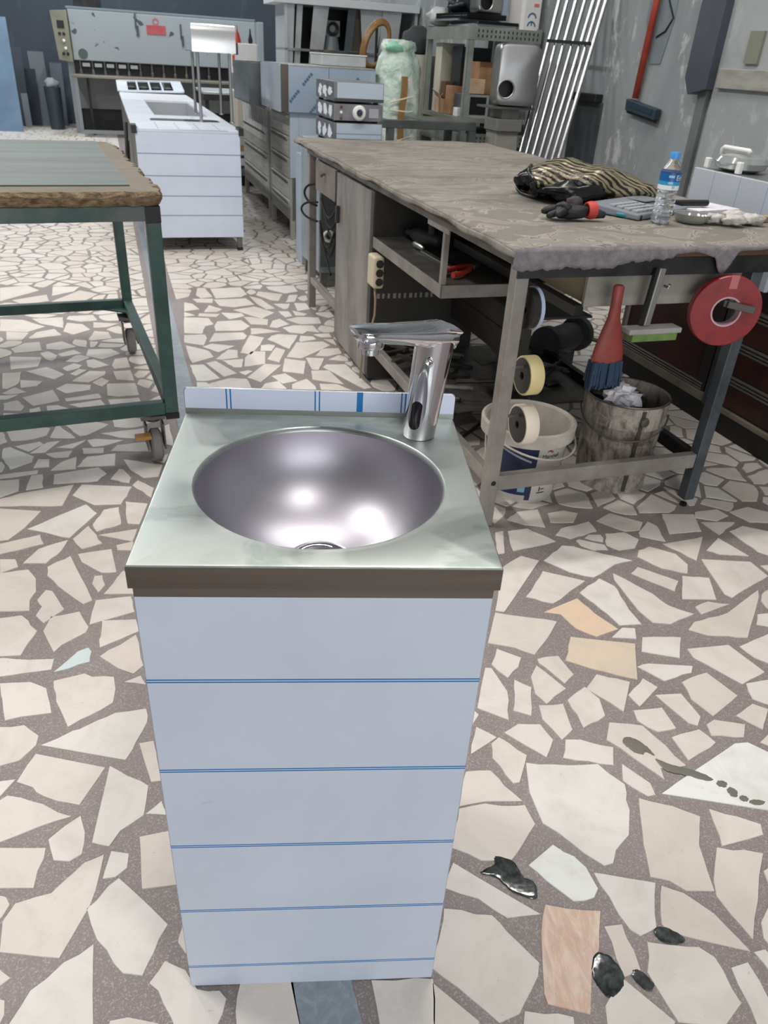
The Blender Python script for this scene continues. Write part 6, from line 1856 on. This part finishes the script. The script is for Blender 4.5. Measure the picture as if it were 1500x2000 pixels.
# box with the conformity mark
t = thing('marked_carton', 'white carton printed with a blue CE mark on top of the shelving by the tubes', 'box', 2.0, 4.22, 1.5605)
obj('carton', M().box(0.0, 0.16, 0.0, 0.2, 0, 0.30), mat('white_carton', '#d6d5d3', 0.6, 0, '#c8c7c5', 5), t, bevel=0.002)
obj('side_band', M().box(-0.002, 0.03, -0.002, 0.0, 0, 0.30), WHITE, t)
INK = mat('ce_blue', '#33658c', 0.5)
for z0, ebar in ((0.075, False), (0.022, True)):
    m = M()
    m.prism(arc_poly(0.027, 0.037, 0.12, PI - 0.12), -0.003, -0.001, lambda a, b, h: (0.093 + a, h, z0 + b * 1.05))
    if ebar:
        m.box(0.089, 0.097, -0.003, -0.001, z0 + 0.008, z0 + 0.033)
    obj('ce_mark', m, INK, t)
obj('red_print', M().box(0.10, 0.14, -0.002, 0, 0.15, 0.17), mat('print_red', '#c0706a', 0.5), t)
solo('blue_steel_sheet', 'pale blue film-covered sheet standing beside the sink bowl on top of the shelving', 'sheet', M().box(0, 0.006, 0, 0.3, 0, 0.25).box(0, 0.05, 0, 0.006, 0, 0.25), mat('film_pale', '#9fb4c6', 0.35), 1.955, 4.48, 1.653)
solo('black_cable', 'dark bundle of plastic and cable heaped at the left end on top of the shelving', 'bundle', M().blob((0, 0, 0.06), (0.13, 0.10, 0.065), 16, 9, jit=0.4, seed=77, flat=-0.055), mat('black_wrap', '#1c1f26', 0.35), 1.80, 4.90, 1.653, smooth=True)
solo('pale_bundle', 'pale grey wrapped bundle at the far left corner on top of the shelving', 'bundle', M().blob((0, 0, 0.07), (0.10, 0.11, 0.07), 16, 9, jit=0.3, seed=78, flat=-0.065), mat('pale_wrap', '#b4b8b4', 0.5), 1.66, 5.02, 1.565, smooth=True)
solo('ivory_panel', 'ivory board standing between the green sack and the shelving', 'board', M().box(0, 0.3, 0, 0.02, 0, 1.36), IVORY, 1.36, 5.22, 0.002, bevel=0.003)
solo('dark_cushion', 'dark round bundle on the wall side behind the ivory board', 'bundle', M().blob((0, 0, 0.0), (0.14, 0.1, 0.12), 16, 9, jit=0.2, seed=79, flat=-0.10), mat('dark_cloth', '#3b4144', 0.8), 1.62, 5.42, 1.46, smooth=True)
solo('tall_crate', 'grey crate carrying the dark bundle behind the ivory board', 'crate', M().box(-0.16, 0.16, -0.12, 0.12, 0, 1.358), GREYP, 1.62, 5.42, 0.0, bevel=0.004)

# ------------------------------------------------------------------ steel tubes leaning on the wall
TB = mat('polished_tube', '#b7b8bb', 0.26, 1.0)
labs = ['first polished tube from the left in the bundle leaning on the right wall', 'second polished tube from the left in the leaning bundle', 'third polished tube from the left in the leaning bundle', 'fourth polished tube from the left in the leaning bundle', 'third polished tube from the right in the leaning bundle', 'second polished tube from the right in the leaning bundle', 'last polished tube on the right of the leaning bundle']
lo = [3.588, 3.49, 3.387, 3.287, 3.197, 3.11, 3.03]
hi = [3.852, 3.734, 3.614, 3.492, 3.38, 3.303, 3.225]
for i in range(7):
    zl, zh = 0.757, 1.73
    k0 = (0 - zl) / (zh - zl)
    k1 = (1.95 - zl) / (zh - zl)
    p0 = (1.8 + 0.3 * k0 + 0.02, lo[i] + (hi[i] - lo[i]) * k0, 0.0)
    p1 = (1.8 + 0.3 * k1, lo[i] + (hi[i] - lo[i]) * k1, 1.95)
    tb = thing('steel_tube', labs[i], 'tube', p0[0], p0[1], 0.004, group='steel tubes leaning on the right wall')
    obj('pipe', M().tube([(0, 0, 0), (p1[0] - p0[0], p1[1] - p0[1], 1.95)], 0.0145 if i % 2 == 0 else 0.013, 16), TB, tb, smooth='auto')
    # plastic end plug
    obj('end_plug', M().tube([(p1[0] - p0[0], p1[1] - p0[1], 1.95), ((p1[0] - p0[0]) * 1.003, (p1[1] - p0[1]) * 1.003, 1.958)], 0.014, 12), BLACK, tb)
solo('tube_strap', 'black strap tied round the leaning steel tubes', 'strap', M().bar((1.995, 3.74, 1.49), (2.0, 3.17, 1.475), 0.012, 0.02), BLACK, 0, 0, 0)

# ------------------------------------------------------------------ right wall fittings
tb = struct('trim_2', M().box(2.17, 2.2, 2.13, 2.2, 0, 1.30), mat('grey_upright', '#6b6e70', 0.6, 0, '#5c5f61', 5), bevel=0.003)
struct('trim_3', M().prism([(2.10, 1.27), (2.245, 1.24), (2.30, 1.32), (2.30, 3.4), (2.10, 3.4)], 2.13, 2.2, lambda a, b, h: (h, a, b)), mat('blue_grey_beam', '#4c525b', 0.5, 0.2, '#424851', 4), bevel=0.003)
struct('wall_panel_right', M().box(2.186, 2.2, -4.0, 2.10, 0, 4.0), wall_mat('pale_green_grey_plaster', '#9fa4a5', '#95999b', '#abafaf', 1.0, (1, 1, 1)))
struct('trim_4', M().box(2.16, 2.188, -1.0, 2.06, 1.28, 1.375), mat('pale_ledge', '#9c9b93', 0.7, 0, '#85857e', 6, stretch=(1, 1, 4)), bevel=0.004)
struct('trim_5', M().box(2.17, 2.188, 1.80, 1.90, 1.40, 1.545), mat('olive_bar', '#7c7e70', 0.6))
t = thing('floor_squeegee', 'red handled squeegee with a black head hanging on the right wall', 'squeegee', 2.17, 2.80, 0)
obj('handle', M().tube([(0.0, 0.0, 1.19), (-0.01, -0.04, 1.75), (0.0, -0.09, 2.3)], 0.021, 12), mat('red_tube', '#a8442f', 0.45, 0, '#94382a', 10), t, smooth=True)
obj('head', M().prism([(0.065, 1.185), (-0.27, 1.145), (-0.265, 1.085), (0.06, 1.12)], -0.022, 0.022, lambda a, b, h: (h, a, b)), mat('squeegee_dark', '#22343f', 0.5), t, bevel=0.004)
obj('head_plate', M().prism([(0.03, 1.168), (-0.235, 1.137), (-0.232, 1.112), (0.028, 1.142)], -0.026, -0.022, lambda a, b, h: (h, a, b)), mat('squeegee_plate', '#16303e', 0.4), t)
obj('rubber_lip', M().prism([(0.06, 1.122), (-0.265, 1.087), (-0.26, 1.07), (0.055, 1.105)], -0.008, 0.008, lambda a, b, h: (h, a, b)), RUBBER, t)
solo('wall_wire', 'thin black wire loop hanging on the right wall beside the red handle', 'wire', M().tube([(2.192, 2.69, 2.2), (2.19, 2.683, 1.706), (2.19, 2.607, 1.617), (2.19, 2.66, 1.55), (2.19, 2.722, 1.528), (2.192, 2.74, 1.52)], 0.005, 8), RUBBER, 0, 0, 0, smooth=True)
struct('trim_6', M().prism([(2.891, 2.2), (2.88, 1.6), (2.757, 1.38), (2.652, 1.383), (2.602, 1.604), (2.62, 2.2)], 2.194, 2.2, lambda a, b, h: (h, a, b)), mat('plaster_patch', '#79838a', 0.7, 0, '#6d767c', 5))
struct('tube_shade_panel', M().box(2.185, 2.2, 3.20, 3.58, 0.0, 1.14), mat('tube_shade_grey', '#3d4246', 0.6, 0, '#33383b', 4), bevel=0.002)  # dark panel added to paint the shade behind the leaning tubes
solo('wall_box', 'black junction box on the right wall behind the leaning tubes', 'box', M().box(2.14, 2.198, 3.22, 3.56, 1.14, 1.19), BLACK, 0, 0, 0, bevel=0.004)

# ------------------------------------------------------------------ dark wet stains on the floor, right foreground
PUD = N('oily_puddle')
PUD.set(Base_Color=c('#2a302e'), Roughness=0.1)
pn = PUD.noise(60, 4, 0.6, 0.5)
PUD.set(Base_Color=PUD.ramp(pn, [(0.4, c('#202524')), (0.65, c('#454b48'))]))
PUD.bump(PUD.noise(35, 2, 0.5), 0.25, 0.002)
STAIN = N('dry_oil_stain')
STAIN.set(Base_Color=c('#6f6a63'), Roughness=0.4)
def puddle(lab, pts, mt, cat='puddle', seed=0):
    r_ = random.Random(seed)
    m = M()
    cx = sum(p[0] for p in pts) / len(pts)
    cy = sum(p[1] for p in pts) / len(pts)
    out = []
    n = len(pts)
    for i in range(n):
        p0, p1, p2, p3 = pts[i - 1], pts[i], pts[(i + 1) % n], pts[(i + 2) % n]
        for k in range(5):
            s = k / 5
            q_ = [0.5 * ((2 * p1[j]) + (-p0[j] + p2[j]) * s + (2 * p0[j] - 5 * p1[j] + 4 * p2[j] - p3[j]) * s * s + (-p0[j] + 3 * p1[j] - 3 * p2[j] + p3[j]) * s ** 3) for j in (0, 1)]
            out.append((q_[0] - cx + r_.uniform(-.0012, .0012), q_[1] - cy + r_.uniform(-.0012, .0012)))
    m.loft([[(x * 1.02, y * 1.02, 0.0008) for x, y in out], [(x, y, 0.0012) for x, y in out], [(x * 0.9, y * 0.9, 0.0014) for x, y in out], [(x * 0.4, y * 0.4, 0.0014) for x, y in out]])
    o = obj('oil_spill', m, mt, smooth='auto')
    o.location = (cx, cy, 0)
    return tag(o, lab, cat)
puddle('dark wet spill beside the lower right side of the washbasin cabinet', [(0.317, 0.189), (0.345, 0.205), (0.352, 0.222), (0.385, 0.21), (0.395, 0.18), (0.415, 0.165), (0.41, 0.135), (0.37, 0.15), (0.345, 0.178)], PUD.m, seed=1)
puddle('round black oil puddle right of the pink marble piece', [(0.478, 0.0), (0.490, 0.028), (0.51, 0.03), (0.524, 0.015), (0.53, -0.012), (0.512, -0.035), (0.495, -0.04), (0.482, -0.025)], PUD.m, seed=2)
puddle('small black oil puddle at the lower right, second from the pink marble piece', [(0.546, -0.008), (0.556, 0.002), (0.572, -0.01), (0.578, -0.026), (0.566, -0.032), (0.553, -0.024)], PUD.m, seed=3)
puddle('flat oval oil puddle between two marble pieces at the lower right', [(0.613, 0.066), (0.628, 0.075), (0.652, 0.064), (0.664, 0.05), (0.645, 0.043), (0.62, 0.05)], PUD.m, seed=4)
puddle('round grey brown oil stain on a marble piece right of the cabinet', [(0.705, 0.505), (0.72, 0.52), (0.742, 0.51), (0.757, 0.49), (0.765, 0.465), (0.75, 0.475), (0.735, 0.468), (0.715, 0.482)], STAIN.m, 'stain', 5)
puddle('trail of grey oil stain running to the right edge', [(0.765, 0.455), (0.79, 0.44), (0.83, 0.425), (0.858, 0.412), (0.872, 0.395), (0.85, 0.395), (0.82, 0.408), (0.785, 0.418), (0.77, 0.43)], STAIN.m, 'stain', 6)
for i, (x, y, a, b) in enumerate(((0.888, 0.384, 0.012, 0.009), (0.902, 0.362, 0.011, 0.013), (0.92, 0.345, 0.010, 0.008), (0.945, 0.335, 0.018, 0.007))):
    puddle(('first grey oil drop after the end of the stain trail', 'second grey oil drop along the stain trail', 'third grey oil drop along the stain trail', 'last grey oil drop of the trail, nearest the right edge')[i], [(x + a * math.cos(t_), y + b * math.sin(t_)) for t_ in (0, 0.9, 1.9, 2.9, 3.8, 4.9)], STAIN.m, 'stain', 10 + i)
solo('black_nut', 'small black nut on the floor in front of the right bench leg', 'nut', M().lathe([(0.005, 0), (0.013, 0), (0.013, 0.01), (0.005, 0.01)], 6, closed=True), BLACK, 0.79, -0.025, 0.001)
